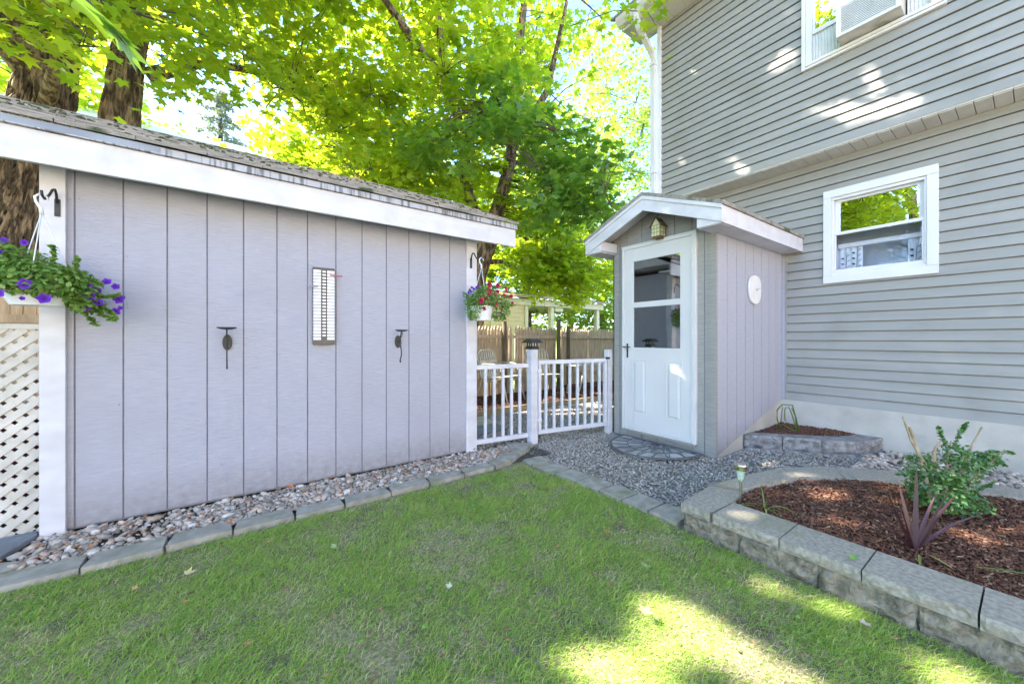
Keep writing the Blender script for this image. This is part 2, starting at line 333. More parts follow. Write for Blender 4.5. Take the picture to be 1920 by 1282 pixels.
def inset(poly, d):
    c = Vector((sum(p[0] for p in poly)/len(poly), sum(p[1] for p in poly)/len(poly)))
    return [tuple(Vector(p)+(c-Vector(p)).normalized()*d) for p in poly]
def inpoly(x, y, poly):
    r = np.zeros(np.shape(x), bool); n = len(poly)
    for i in range(n):
        x0, y0 = poly[i]; x1, y1 = poly[(i+1) % n]
        c = ((y0 > y) != (y1 > y)) & (x < (x1-x0)*(y-y0)/((y1-y0) or 1e-9)+x0); r ^= c
    return r

# ------------------------------------------------------------------ planes and outlines shared by several builders
SHED_Y = 3.306; HX = 5.30; UX = 5.0; VX = 3.667; VY0 = 1.78; VY1 = 3.0
BED_OUT = [(2.15, -2.2), (2.15, 1.24), (2.57, 1.27), (2.91, 1.23), (3.34, 1.14), (3.69, .92), (4.02, .54), (4.15, .04), (4.2, -2.2)]
BED_IN = [(2.40, -2.2), (2.40, 1.06), (2.70, 1.10), (2.98, 1.06), (3.23, .98), (3.52, .74), (3.76, .44), (3.93, .0), (3.98, -2.2)]
PL_OUT = [(4.26, 1.778), (4.47, 1.50), (4.66, 1.23), (4.88, 1.02), (5.10, .93), (5.296, .90)]
PL_IN = [(4.42, 1.778), (4.60, 1.58), (4.79, 1.37), (4.98, 1.20), (5.14, 1.12), (5.296, 1.10)]

# ------------------------------------------------------------------ ground
def sheet(name, poly, z, m, kind='structure', amp=0, step=.12, parent=None):
    xs = [p[0] for p in poly]; ys = [p[1] for p in poly]
    if not amp:
        s = MB(); s.add([(x, y, z) for x, y in poly], [tuple(range(len(poly)))]); o = s.build(name, m)
    else:
        nx = int((max(xs)-min(xs))/step)+1; ny = int((max(ys)-min(ys))/step)+1
        gx = np.linspace(min(xs), max(xs), nx+1); gy = np.linspace(min(ys), max(ys), ny+1); vs = []; fs = []
        for x in gx:
            for y in gy: vs.append((x, y, z+amp*noise.noise(Vector((x, y, z))*3)+amp*.4*noise.noise(Vector((x, y, 0))*11)))
        for i in range(nx):
            for j in range(ny):
                if inpoly(np.array((gx[i]+gx[i+1])/2), np.array((gy[j]+gy[j+1])/2), poly): k = i*(ny+1)+j; fs.append((k, k+ny+1, k+ny+2, k+1))
        s = MB(); s.add(vs, fs); o = s.build(name, m, smooth=True)
    return tag(o, kind=kind)
sheet('ground', [(-150, -150), (150, -150), (150, 150), (-150, 150)], -.05, mat('far_ground', (.10, .14, .04), (.16, .15, .07), rough=1, vs=.5))
sheet('added_bounce_drive', [(-40, -40), (30, -40), (30, -4.2), (-40, -4.2)], -.03, mat('bounce_drive_concrete', (.52, .47, .40), (.44, .40, .34), rough=.9, vs=2))  # unseen pale drive added as a bounce surface for sunlight
sheet('lawn', [(-6, -4), (2.16, -4), (2.16, 2.9), (-6, 2.9)], -.004, 'lawnsoil', amp=.008)
sheet('gravel_path', [(2.1, -3), (5.6, -3), (5.6, 4.75), (1.5, 4.75), (1.5, 3.0), (2.1, 3.0)], -.012, 'gravelbase', amp=.006)
sheet('rock_strip', [(-3.5, 2.8), (2.5, 2.8), (2.5, 3.5), (-3.5, 3.5)], .004, 'soil', amp=.008)
sheet('back_bed', [(-3, 4.79), (9, 4.79), (9, 6.6), (-3, 6.6)], .05, 'mulchbase', amp=.02)
sheet('neighbor_yard', [(-20, 6.6), (40, 6.6), (40, 40), (-20, 40)], -.03, mat('neighbour_grass', (.12, .20, .04), (.20, .24, .07), rough=1, vs=2))

# ------------------------------------------------------------------ vertical-groove siding
def planks(p0, p1, zb, zt, grooves, nrm, gw=.008, gd=.007):
    """flush plank faces with recessed grooves from p0 to p1; zb(t), zt(t) give the bottom and top"""
    a = MB(); g = MB(); p0 = Vector(p0); p1 = Vector(p1); d = (p1-p0); L = d.length; d.normalize(); nrm = Vector(nrm)
    def P(t, z, o=0): q = p0+d*t-nrm*o; return (q.x, q.y, z)
    ed = [0]
    for t in grooves: ed += [t-gw/2, t+gw/2]
    ed.append(L)
    for i in range(0, len(ed), 2):
        u, v = ed[i], ed[i+1]; k = max(1, int(abs(zt(v)-zt(u))/.001)) and 1
        a.add([P(u, zb(u)), P(v, zb(v)), P(v, zt(v)), P(u, zt(u))], [(0, 1, 2, 3)])
        a.add([P(u, zb(u)), P(v, zb(v)), P(v, zb(v), .012), P(u, zb(u), .012)], [(0, 1, 2, 3)])
    for i in range(1, len(ed)-1, 2):
        u, v = ed[i], ed[i+1]
        g.add([P(u, zb(u), gd), P(v, zb(v), gd), P(v, zt(v), gd), P(u, zt(u), gd)], [(0, 1, 2, 3)])
        a.add([P(u, zb(u)), P(u, zb(u), gd), P(u, zt(u), gd), P(u, zt(u))], [(0, 1, 2, 3)])
        a.add([P(v, zb(v), gd), P(v, zb(v)), P(v, zt(v)), P(v, zt(v), gd)], [(0, 1, 2, 3)])
    return a, g

# ------------------------------------------------------------------ garden shed
RIDGE_Y, RIDGE_Z = 4.35, 2.885
shed = thing('garden_shed', 'grey grooved-panel garden shed with white fascia and mossy shingle roof', 'shed', (.46, 4.3, 0))
gr = [-.825+.2032*i-(-.952) for i in range(13)]
a, g = planks((-.952, SHED_Y, 0), (1.88, SHED_Y, 0), lambda t: .035, lambda t: 2.2, gr, (0, -1, 0))
for i_ in range(46):
    nx_ = random.choice(gr)-.952+random.choice((-.018, .018)); nz_ = .12+random.randint(0, 6)*.31+random.uniform(-.02, .02)
    if not (.36 < nx_ < .65 and nz_ > 1.05): g.prism([(nx_+.0028*math.cos(k_), SHED_Y-.0006, nz_+.0028*math.sin(k_)) for k_ in np.linspace(0, 5.2, 6)], (0, -.0012, 0))
wl = a.build('wall', 't111', shed); g.build('groove', 't111dark', wl)
b = MB(); b.box((-.952, SHED_Y+.013, .02), (1.88, 5.2, 2.2)); b.build('wall', 't111', shed)
b = MB(); b.box((-.955, SHED_Y-.024, -.01), (-.855, SHED_Y-.001, 2.2)); b.build('corner_board', 'white', shed, bevel=.003)
b = MB(); b.box((1.79, SHED_Y-.024, -.01), (1.884, SHED_Y-.001, 2.2)); b.box((1.884, SHED_Y-.024, -.01), (1.905, SHED_Y+.07, 2.2)); b.build('corner_board', 'white', shed, bevel=.003)
b = MB(); b.box((-2.3, 3.09, 2.088), (2.25, 3.115, 2.262)); b.build('fascia', 'white', shed, bevel=.003)
b = MB(); b.box((-2.29, 3.117, 2.14), (2.245, 3.29, 2.16)); b.build('soffit', 'white', shed)
b = MB(); b.box((-2.3, 3.078, 2.270), (2.262, 3.10, 2.310)); b.box((-2.3, 3.068, 2.264), (2.262, 3.10, 2.2695)); b.build('drip_edge', 'flash', shed)
b = MB(); b.box((-2.3, 3.074, 2.272), (-.42, 3.0775, 2.309)); b.build('drip_edge', mat('plain_grey_drip_edge', (.30, .33, .36), (.22, .24, .27), rough=.5, vs=3), shed)
# shingle courses: overlapping thin slabs, uneven butts
b = MB(); rows = 13; sl = RIDGE_Y-3.06; rise = RIDGE_Z-2.315
for side in (0, 1):
    XL = -1.02 if side else -2.32
    for i in range(rows):
        t0, t1 = i/rows, (i+1.25)/rows
        x = XL+random.uniform(-.2, 0)
        while x < 2.27:
            x1 = min(2.275, x+random.uniform(.28, .34)); xa = max(XL, x)
            j = random.uniform(-.006, .006); lift = .019+random.uniform(0, .006)
            ya, yb = 3.06+sl*t0+j, 3.06+sl*min(1, t1); za, zb = 2.315+rise*t0, 2.315+rise*min(1, t1)
            if side: ya, yb = 2*RIDGE_Y-ya, 2*RIDGE_Y-yb
            if x1-xa > .01:
                b.hexa([(xa, ya, za), (x1, ya, za), (x1, yb, zb-.012), (xa, yb, zb-.012), (xa, ya, za+lift), (x1, ya, za+lift), (x1, yb, zb+.001), (xa, yb, zb+.001)])
            x = x1+.004
b.hexa([(-2.32, RIDGE_Y-.09, RIDGE_Z-.02), (2.28, RIDGE_Y-.09, RIDGE_Z-.02), (2.28, RIDGE_Y, RIDGE_Z+.018), (-2.32, RIDGE_Y, RIDGE_Z+.018),
        (-2.32, RIDGE_Y-.09, RIDGE_Z-.008), (2.28, RIDGE_Y-.09, RIDGE_Z-.008), (2.28, RIDGE_Y, RIDGE_Z+.03), (-2.32, RIDGE_Y, RIDGE_Z+.03)])
rf = b.build('roof', 'shingle', shed)
b = MB()                                          # roof deck and gable end
b.prism([(2.2, 3.12, 2.262), (2.2, RIDGE_Y, RIDGE_Z-.03), (2.2, 2*RIDGE_Y-3.12, 2.262)], (-3.14, 0, 0)); b.build('gable', 'white', shed)
# moss and litter on the roof
n = 420; x = RNG.uniform(-1.6, 2.2, n); t = RNG.beta(2.2, 1.2, n); P = np.stack([x, 3.06+sl*t, 2.335+rise*t], 1)
stones('roof_litter', P, RNG.uniform(.006, .02, n), mat('roof_moss', (.10, .10, .04), (.05, .05, .03), rough=1, vs=30), shed, flat=.5)['kind'] = 'stuff'

# ------------------------------------------------------------------ house
house = thing('house', 'two-storey house in grey lap siding with overhanging upper floor', 'house', (8, .5, 0))
def lap(x, y0, y1, z0, z1, holes, c=.1016, lip=.016):
    s = MB(); n = int(math.ceil((z1-z0)/c))
    def X(z): f = ((z-z0)/c) % 1.0; return x-lip*(1-f)
    rj = random.Random(5)
    for i in range(n):
        if i % 2 == 0: jn = sorted([rj.uniform(y0, y1) for _ in range(4)])
        za, zb = z0+i*c, min(z0+(i+1)*c, z1)
        cuts = sorted(set([za, zb]+[h for q in holes for h in q[2:] if za < h < zb]))
        for u, v in zip(cuts[:-1], cuts[1:]):
            seg = [(y0, y1)]
            for (ha, hb, hc, hd) in holes:
                if hc <= (u+v)/2 <= hd:
                    seg = [w_ for (p, q) in seg for w_ in ((p, min(q, ha)), (max(p, hb), q)) if w_[1]-w_[0] > 1e-4]
            top = v >= zb-1e-6; v = v-.012 if top and v-u > .012 else v
            xu0 = x-lip*(1-(u-za)/c); xv0 = x-lip*(1-(v-za)/c); sg2 = []
            for p, q in seg:
                cs = [p]+[j_ for j_ in jn if p < j_ < q]+[q]
                sg2 += [(cs[k_], cs[k_+1], .0022*((k_+i//2) % 2)) for k_ in range(len(cs)-1)]
            for p, q, dx in sg2:
                xu, xv = xu0-dx, xv0-dx
                if top: s.add([(xv, q, v), (xv, p, v), (x+.02, p, v), (x+.02, q, v), (x+.02, p, v+.0125), (x+.02, q, v+.0125)], [(0, 1, 2, 3), (3, 2, 4, 5)])  # slot added between courses so a dark shadow line shows
                s.add([(xu, q, u), (xu, p, u), (xv, p, v), (xv, q, v)], [(0, 1, 2, 3)])
                if u == za: s.add([(x+.02, q, u+.0005), (x+.02, p, u+.0005), (xu, p, u-.002), (xu, q, u-.002)], [(0, 1, 2, 3)])
                if u == za: s.add([(xu, q, u-.002), (xu, p, u-.002), (xu, p, u), (xu, q, u)], [(0, 1, 2, 3)])
    return s
LW = (.60, 1.31, 1.83, 2.73); UW = (.50, 1.45, 4.14, 5.30)
lap(HX, -6, 3.24, .425, 3.145, [LW]).build('lower_wall', 'vinyl', house)
lap(UX, -6, 3.236, 3.165, 5.75, [UW]).build('upper_wall', 'vinyl', house)
b = MB(); b.box((HX+.35, -6, .3), (14, 3.2, 5.7)); b.box((HX+.03, 1.36, .3), (HX+.35, 3.2, 3.1)); b.box((HX+.03, -6, .3), (HX+.35, .55, 3.1))
b.box((HX+.03, .56, .3), (HX+.35, 1.35, 1.8)); b.box((HX+.03, .56, 2.76), (HX+.35, 1.35, 3.1)); b.build('core', 'room', house)
b = MB(); b.box((HX-.03, -6, -.15), (HX+.2, 3.2, .423)); b.build('foundation', 'concrete', house)
# soffit under the overhang, ribbed panels
b = MB(); y = 3.2
while y > -6:
    b.box((UX+.006, y-.095, 3.142), (HX+.02, y, 3.158)); b.box((UX-.012, y-.0985, 3.150), (UX+.004, y-.0005, 3.172)); y -= .1
b.box((UX+.03, -6, 3.160), (HX+.02, 3.22, 3.166)); b.build('overhang_soffit', 'soffit', house)
b = MB(); b.box((HX-.014, -6, 3.105), (HX-.002, 3.2, 3.141)); b.build('frieze_strip', 'vinyl', house)
b = MB(); b.box((UX-.03, 3.20, 3.14), (UX+.06, 3.262, 5.75)); b.build('corner_post', 'vinylwhite', house, bevel=.004)
b = MB(); b.box((HX-.022, VY0-.050, .425), (HX+.01, VY0-.008, 2.18)); b.build('corner_post', 'vinyl', house)
b = MB(); y = 3.6
while y > -6: b.box((4.62, y-.2, 5.75), (5.05, y-.004, 5.762)); y -= .2
b.box((4.60, -6, 5.764), (5.05, 3.6, 5.78)); b.build('eave_soffit', 'soffit', house)
b = MB(); b.box((4.59, -6, 5.74), (4.618, 3.6, 5.90)); b.build('eave_fascia', 'vinylwhite', house)
b = MB(); b.prism([(4.588, 3.62, 5.78), (4.52, 3.62, 5.78), (4.47, 3.62, 5.84), (4.465, 3.62, 5.90), (4.588, 3.62, 5.90)], (0, -9.6, 0)); b.build('gutter', 'vinylwhite', house)
b = MB(); b.hexa([(4.45, 3.7, 5.90), (4.45, -6, 5.90), (10, -6, 8.2), (10, 3.7, 8.2), (4.45, 3.7, 5.93), (4.45, -6, 5.93), (10, -6, 8.23), (10, 3.7, 8.23)]); b.build('roof', 'shingle', house)
b = MB(); b.prism([(5.02, 3.2, 5.78), (9.9, 3.2, 5.78), (9.9, 3.2, 8.15)], (0, -9, 0)); b.build('attic', 'room', house)
b = MB(); y = 3.302; w2 = .034
pp = [(4.53, y, 5.80), (4.53, y, 5.72), (4.60, y, 5.60), (4.90, y, 5.38), (4.94, y, 5.28), (4.94, y, 2.4)]
for p, q in zip(pp[:-1], pp[1:]): b.bar(p, Vector(q)+(Vector(q)-Vector(p)).normalized()*.012, .058, .074, (0, 1, 0))
for z in (5.2, 3.6): b.box((4.895, y-.045, z), (4.985, y+.045, z+.03))
b.build('downspout', 'vinylwhite', house, bevel=.006)

def bx(*ab): s = MB(); [s.box(*q) for q in ab]; return s
# lower window
win = bx(); x = HX
tr = bx(((x-.035, .525, 2.705), (x+.02, 1.382, 2.789)), ((x-.035, .525, 1.765), (x+.02, 1.382, 1.845)),
        ((x-.032, .525, 1.846), (x+.02, .600, 2.704)), ((x-.032, 1.310, 1.846), (x+.02, 1.382, 2.704)))
wo = tr.build('window', 'vinylwhite', house, bevel=.003)
bx(((x-.018, .601, 2.675), (x+.09, 1.309, 2.704)), ((x-.018, .601, 1.846), (x+.09, 1.309, 1.874)), ((x-.018, .601, 1.875), (x+.09, .618, 2.674)), ((x-.018, 1.292, 1.875), (x+.09, 1.309, 2.674))).build('frame', 'vinylwhite', wo, bevel=.002)
bx(((x+.03, .619, 2.652), (x+.06, 1.291, 2.674)), ((x+.03, .619, 2.296), (x+.06, .655, 2.651)), ((x+.03, 1.250, 2.296), (x+.06, 1.291, 2.651))).build('upper_sash', 'vinylwhite', wo, bevel=.002)
bx(((x-.008, .619, 2.286), (x+.028, 1.291, 2.318)), ((x-.008, .619, 1.875), (x+.028, 1.291, 1.908)), ((x-.008, .619, 1.909), (x+.028, .634, 2.285)), ((x-.008, 1.276, 1.909), (x+.028, 1.291, 2.285))).build('lower_sash', 'vinylwhite', wo, bevel=.002)
bx(((x+.044, .655, 2.296), (x+.048, 1.250, 2.652))).build('pane', 'glass_up', wo)
bx(((x+.006, .634, 1.908), (x+.010, 1.276, 2.286))).build('pane', 'glass_lo', wo)
bx(((x+.345, .56, 1.8), (x+.349, 1.35, 2.75))).build('room_wall', 'room', wo)
bx(((x+.10, .63, 2.155), (x+.12, 1.28, 2.20))).build('blind_rail', 'vinylwhite', wo)
for (ya, yb) in ((1.30, 1.085), (.745, .60)):
    k = 14; vs = []; cl = MB()
    for i in range(k+1):
        y = ya+(yb-ya)*i/k; vs += [(x+.13+.012*math.sin(i*1.9), y, 1.86), (x+.13+.012*math.sin(i*1.9), y, 2.20)]
    cl.add(vs, [(2*i, 2*i+2, 2*i+3, 2*i+1) for i in range(k)]); cl.build('curtain', 'curtain', wo, smooth=True)
for (y0, zz) in ((1.22, 1.9), (1.13, 1.95), (.69, 1.9)):
    lf = MB(); lf.bar((x+.112, y0, zz-.03), (x+.112, y0-.01, zz+.20), .003, .003)
    for q in range(7):
        z = zz+.03*q-.02; sgn = 1 if q % 2 else -1; c0 = Vector((x+.111, y0+sgn*.010, z)); d = Vector((0, sgn*.030, .018)); e = Vector((0, -.007, .010))
        lf.add([c0, c0+d*.5+e, c0+d, c0+d*.5-e], [(0, 1, 2, 3)])
    lf.build('leaf_print', 'curtleaf', wo)
# upper window with the air conditioner
x = UX
tr = bx(((x-.04, 1.455, 4.075), (x+.02, 1.492, 5.35)), ((x-.035, 1.40, 4.13), (x+.02, 1.454, 5.35)), ((x-.04, .45, 4.075), (x+.02, 1.454, 4.10)), ((x-.052, .46, 4.101), (x+.02, 1.454, 4.129)),
        ((x-.035, .46, 4.13), (x+.02, .54, 5.35)), ((x-.035, .46, 5.27), (x+.02, 1.49, 5.36)))
uo = tr.build('window', 'vinylwhite', house, bevel=.003)
bx(((x-.012, .541, 4.435), (x+.03, 1.399, 4.478)), ((x+.0, 1.385, 4.479), (x+.03, 1.399, 5.26)), ((x+.0, .541, 4.479), (x+.03, .556, 5.26))).build('raised_sash', 'vinylwhite', uo, bevel=.002)
bx(((x+.014, .556, 4.479), (x+.018, 1.385, 5.27))).build('pane', 'glass_up', uo)
bx(((x+.05, .54, 4.44), (x+.06, 1.40, 5.3))).build('room_wall', 'room', uo)
for (ya, yb) in ((1.399, 1.16), (.690, .541)):
    s = MB(); k = max(6, int(abs(ya-yb)/.012)); vs = []
    for i in range(k+1): y = ya+(yb-ya)*i/k; xx = x+.012+(.007 if i % 2 else -.007); vs += [(xx, y, 4.13), (xx, y, 4.436)]
    s.add(vs, [(2*i, 2*i+2, 2*i+3, 2*i+1) for i in range(k)]); s.build('pleated_panel', 'accordion', uo)
ac = thing('air_conditioner', 'white window air conditioner with grimy underside in upstairs window', 'air conditioner', (x-.1, .93, 4.14))
bx(((x-.20, .70, 4.142), (x-.0005, 1.155, 4.434))).build('casing', 'acmetal', ac, bevel=.006)
bx(((x-.214, .70, 4.142), (x-.202, .735, 4.434)), ((x-.214, 1.115, 4.142), (x-.202, 1.155, 4.434)), ((x-.214, .736, 4.142), (x-.202, 1.114, 4.165)), ((x-.214, .736, 4.415), (x-.202, 1.114, 4.434))).build('front_frame', 'vinylwhite', ac, bevel=.002)
bx(((x-.2045, .736, 4.166), (x-.2015, 1.114, 4.414))).build('coil', 'acdark', ac)
s = MB()
for i in range(15): z = 4.168+i*.0166; s.box((x-.213, .736, z), (x-.206, 1.114, z+.0085))
s.build('grille', 'acfin', ac)

# ------------------------------------------------------------------ entry vestibule
ves = thing('entry_vestibule', 'small grey gabled entry porch with white trim joined to the house', 'porch', (4.4, 2.39, 0))
sl0 = lambda t: max(0.0, .02+(t-.04)*.415/1.6)
a, g = planks((VX, VY0, 0), (5.275, VY0, 0), sl0, lambda t: 2.23, [.032+.2032*i*.985 for i in range(8)], (0, -1, 0))
wv = a.build('side_wall', 't111', ves); g.build('groove', 't111dark', wv)
PK = (2.375, 2.665)                    # ridge
zr = lambda y: PK[1]-.06-abs(y-PK[0])*.40
gl = lambda t: zr(VY1-t)
a, g = planks((VX, VY1, 0), (VX, VY0, 0), lambda t: .005, gl, [.095, .20, .40, .60, .80, .99, 1.115], (-1, 0, 0))
wf = a.build('front_wall', 'doorgrey', ves); g.build('groove', 't111dark', wf)
bx(((VX+.15, VY1-.02, 0), (5.27, VY1, 2.25)), ((VX, VY1-.012, 0), (VX+.15, VY1, 2.25))).build('side_wall', 't111', ves)
bx(((VX-.003, VY0-.006, .0), (VX+.028, VY0-.0015, 2.2)), ((VX-.006, VY0-.006, 0), (VX-.0015, VY0+.055, 2.2))).build('corner_board', 'doorgrey', ves)
s = MB(); s.prism([(VX+.03, VY0+.012, -.05), (5.275, VY0+.012, -.05), (5.275, VY0+.012, .43), (VX+.03, VY0+.012, .02)], (0, .1, 0)); s.build('foundation', 'concrete', ves)
# roof slabs, fascia, returns
s = MB()
for sg in (-1, 1):
    e = PK[0]+sg*.815; zE = PK[1]-.815*.40
    s.hexa([(3.345, PK[0], PK[1]-.025), (5.295, PK[0], PK[1]-.025), (5.295, e, zE-.025), (3.345, e, zE-.025), (3.345, PK[0], PK[1]+.01), (5.295, PK[0], PK[1]+.01), (5.295, e, zE+.01), (3.345, e, zE+.01)])
s.build('roof', 'shingle', ves)
for sg in (-1, 1):
    e = PK[0]+sg*.80; zE = PK[1]-.80*.40-.026; s = MB()
    s.prism([(3.36, PK[0], PK[1]-.026), (3.36, e, zE), (3.36, e, zE-.155), (3.36, PK[0], PK[1]-.181)], (.022, 0, 0))
    s.prism([(3.348, PK[0], PK[1]-.026), (3.348, e-.0*sg, zE), (3.348, e, zE-.038), (3.348, PK[0], PK[1]-.064)], (.0115, 0, 0))
    s.build('rake_board', 'white', ves, bevel=.002)
    s = MB(); y0 = e-sg*.022; yi = PK[0]+sg*.60
    s.box((3.383, e, zE-.155), (5.29, y0, zE-.002)); s.build('eave_fascia', 'white', ves, bevel=.002)
    s = MB(); s.box((3.383, y0-sg*.001, 2.168), (5.29, yi, 2.180)); s.build('eave_soffit', 'white', ves)
    s = MB(); q = PK[0]+sg*.57
    s.prism([(3.372, y0, 2.165), (3.372, q, 2.165), (3.372, q, 2.165+.085), (3.372, y0, 2.165+.03)], (.012, 0, 0))
    s.box((3.385, q, 2.181), (VX-.002, q+sg*.02, 2.29)); s.box((3.385, q, 2.160), (VX-.002, y0, 2.1675)); s.build('eave_return', 'white', ves)
    s = MB(); s.hexa([(3.383, PK[0], PK[1]-.062), (VX-.001, PK[0], PK[1]-.062), (VX-.001, y0, zE-.036), (3.383, y0, zE-.036),
                      (3.383, PK[0], PK[1]-.048), (VX-.001, PK[0], PK[1]-.048), (VX-.001, y0, zE-.022), (3.383, y0, zE-.022)]); s.build('rake_soffit', 'white', ves)
# storm door
dr = bx(((VX-.03, 2.696, .125), (VX-.006, 2.815, 2.185)), ((VX-.03, 1.995, .125), (VX-.006, 2.122, 2.185)), ((VX-.03, 2.1225, 2.034), (VX-.006, 2.6955, 2.185)),
        ((VX-.03, 2.1225, 1.505), (VX-.006, 2.6955, 1.566)), ((VX-.03, 2.1225, .125), (VX-.006, 2.6955, 1.05))).build('door', 'doorwhite', ves, bevel=.002)
bx(((VX-.040, 2.816, .10), (VX-.001, 2.842, 2.215)), ((VX-.040, 1.955, .10), (VX-.001, 1.994, 2.215)), ((VX-.040, 1.9945, 2.186), (VX-.001, 2.8155, 2.215)), ((VX-.046, 1.95, 2.2155), (VX-.001, 2.847, 2.228))).build('door_frame', 'doorwhite', ves, bevel=.002)
bx(((VX-.048, 1.957, .082), (VX-.001, 2.842, .0995))).build('threshold', 'doorgrey', ves)
bx(((VX-.038, 2.0, .101), (VX-.006, 2.812, .124))).build('door_sweep', 'doorwhite', dr, bevel=.003)
for (y0, y1) in ((2.098, 2.287), (2.513, 2.706)):
    s = MB()
    for (o, xx) in ((0, .036), (.028, .030)):
        pass
    s.box((VX-.0345, y0, .29), (VX-.0305, y0+.012, .918)); s.box((VX-.0345, y1-.012, .29), (VX-.0305, y1, .918)); s.box((VX-.0345, y0+.0125, .29), (VX-.0305, y1-.0125, .302)); s.box((VX-.0345, y0+.0125, .906), (VX-.0305, y1-.0125, .918))
    a0, a1, z0, z1 = y0+.030, y1-.030, .32, .888
    s.add([(VX-.0305, a0, z0), (VX-.0305, a1, z0), (VX-.0305, a1, z1), (VX-.0305, a0, z1), (VX-.037, a0+.018, z0+.018), (VX-.037, a1-.018, z0+.018), (VX-.037, a1-.018, z1-.018), (VX-.037, a0+.018, z1-.018)],
          [(0, 1, 5, 4), (1, 2, 6, 5), (2, 3, 7, 6), (3, 0, 4, 7), (4, 5, 6, 7)])
    s.build('door_panel', 'doorwhite', dr)
for z0, z1 in ((1.566, 2.034), (1.05, 1.505)):
    bx(((VX-.018, 2.1225, z0), (VX-.015, 2.6955, z1))).build('pane', 'glass_door', dr)
bx(((VX-.034, 2.1, 1.022), (VX-.0305, 2.72, 1.034))).build('glass_ledge', 'doorwhite', dr)
s = MB(); s.box((VX-.040, 2.760, .93), (VX-.0305, 2.778, 1.095)); s.box((VX-.060, 2.763, 1.05), (VX-.040, 2.775, 1.062)); s.box((VX-.072, 2.715, 1.050), (VX-.060, 2.815, 1.062)); s.build('handle', 'iron', dr, bevel=.002)
for z in (2.0, 1.85, 1.35, 1.2, .55, .35, .2): bx(((VX-.046, 1.985, z), (VX-.0405, 2.0, z+.07))).build('hinge', 'doorwhite', dr)
bx(((VX+.10, 2.0, .1), (VX+.12, 2.8, 2.2))).build('inner_boards', 'brownwood', ves)
bx(((VX+.085, 2.62, 1.12), (VX+.099, 2.66, 1.20))).build('wall_switch', 'greyplastic', ves)
bx(((VX+.07, 2.575, 1.115), (VX+.099, 2.615, 1.215))).build('outlet_box', 'potwhite', ves)
s = MB(); s.tube([(VX+.08, 2.64, 1.2), (VX+.08, 2.655, 1.35), (VX+.08, 2.63, 1.5)], .003, 5); s.build('cord', 'potwhite', ves)
bx(((5.277, VY0-.028, .43), (5.298, VY0-.002, 2.16))).build('corner_trim', 't111', ves)

# lantern over the door
lt = thing('wall_lantern', 'pale yellow house-shaped lantern with copper roof above the white door', 'lantern', (VX, 2.335, 2.3))
ly, lx = 2.335, VX-.085
s = MB(); s.prism([(lx-.05, ly-.05, 2.235), (lx-.05, ly+.05, 2.235), (lx-.05, ly+.052, 2.345), (lx-.05, ly, 2.425), (lx-.05, ly-.052, 2.345)], (.10, 0, 0)); s.build('glass_body', 'lampglass', lt)
s = MB()
for sg in (-1, 1): s.hexa([(lx-.062, ly, 2.432), (lx+.062, ly, 2.432), (lx+.062, ly+sg*.066, 2.336), (lx-.062, ly+sg*.066, 2.336), (lx-.062, ly, 2.440), (lx+.062, ly, 2.440), (lx+.062, ly+sg*.072, 2.340), (lx-.062, ly+sg*.072, 2.340)])
s.build('roof', 'copper', lt)
s = MB()
for yy in (-.05, -.017, .017, .05): s.box((lx-.053, ly+yy-.0018, 2.235), (lx-.0505, ly+yy+.0018, 2.35))
for z in (2.235, 2.275, 2.315, 2.350): s.box((lx-.054, ly-.052, z-.0018), (lx-.0508, ly+.052, z+.0018))
for xx in (-.045, -.015, .015, .045):
    s.box((lx+xx-.0018, ly-.0535, 2.235), (lx+xx+.0018, ly-.0505, 2.345))
for z in (2.235, 2.275, 2.315): s.box((lx-.05, ly-.054, z-.0018), (lx+.05, ly-.0508, z+.0018))
s.box((lx-.04, ly-.04, 2.215), (lx+.04, ly+.04, 2.234)); s.build('mullion', 'copper', lt)
bx(((lx+.05, ly-.02, 2.27), (VX-.001, ly+.02, 2.33))).build('bracket', 'copper', lt)
# oval plaque
pl = thing('oval_plaque', 'white oval ceramic plaque with small grey mark on grey side wall', 'plaque', (4.485, VY0, 1.68))
s = MB(); pts = []
for k in range(40):
    t = 2*math.pi*k/40; r = 1+.02*math.sin(3*t); pts.append((4.487+.148*r*math.copysign(abs(math.cos(t))**.85, math.cos(t)), VY0-.004, 1.682+.155*r*math.copysign(abs(math.sin(t))**.85, math.sin(t))))
s.prism(pts, (0, -.022, 0)); s.build('disc', 'oval', pl, bevel=.006)
s = MB(); y = VY0-.0285
s.bar((4.50, y, 1.676), (4.60, y, 1.705), .004, .002, (0, 1, 0)); s.bar((4.505, y, 1.668), (4.525, y, 1.695), .004, .002, (0, 1, 0)); s.bar((4.49, y, 1.69), (4.53, y, 1.678), .004, .002, (0, 1, 0)); s.build('mark', 'greyplastic', pl)

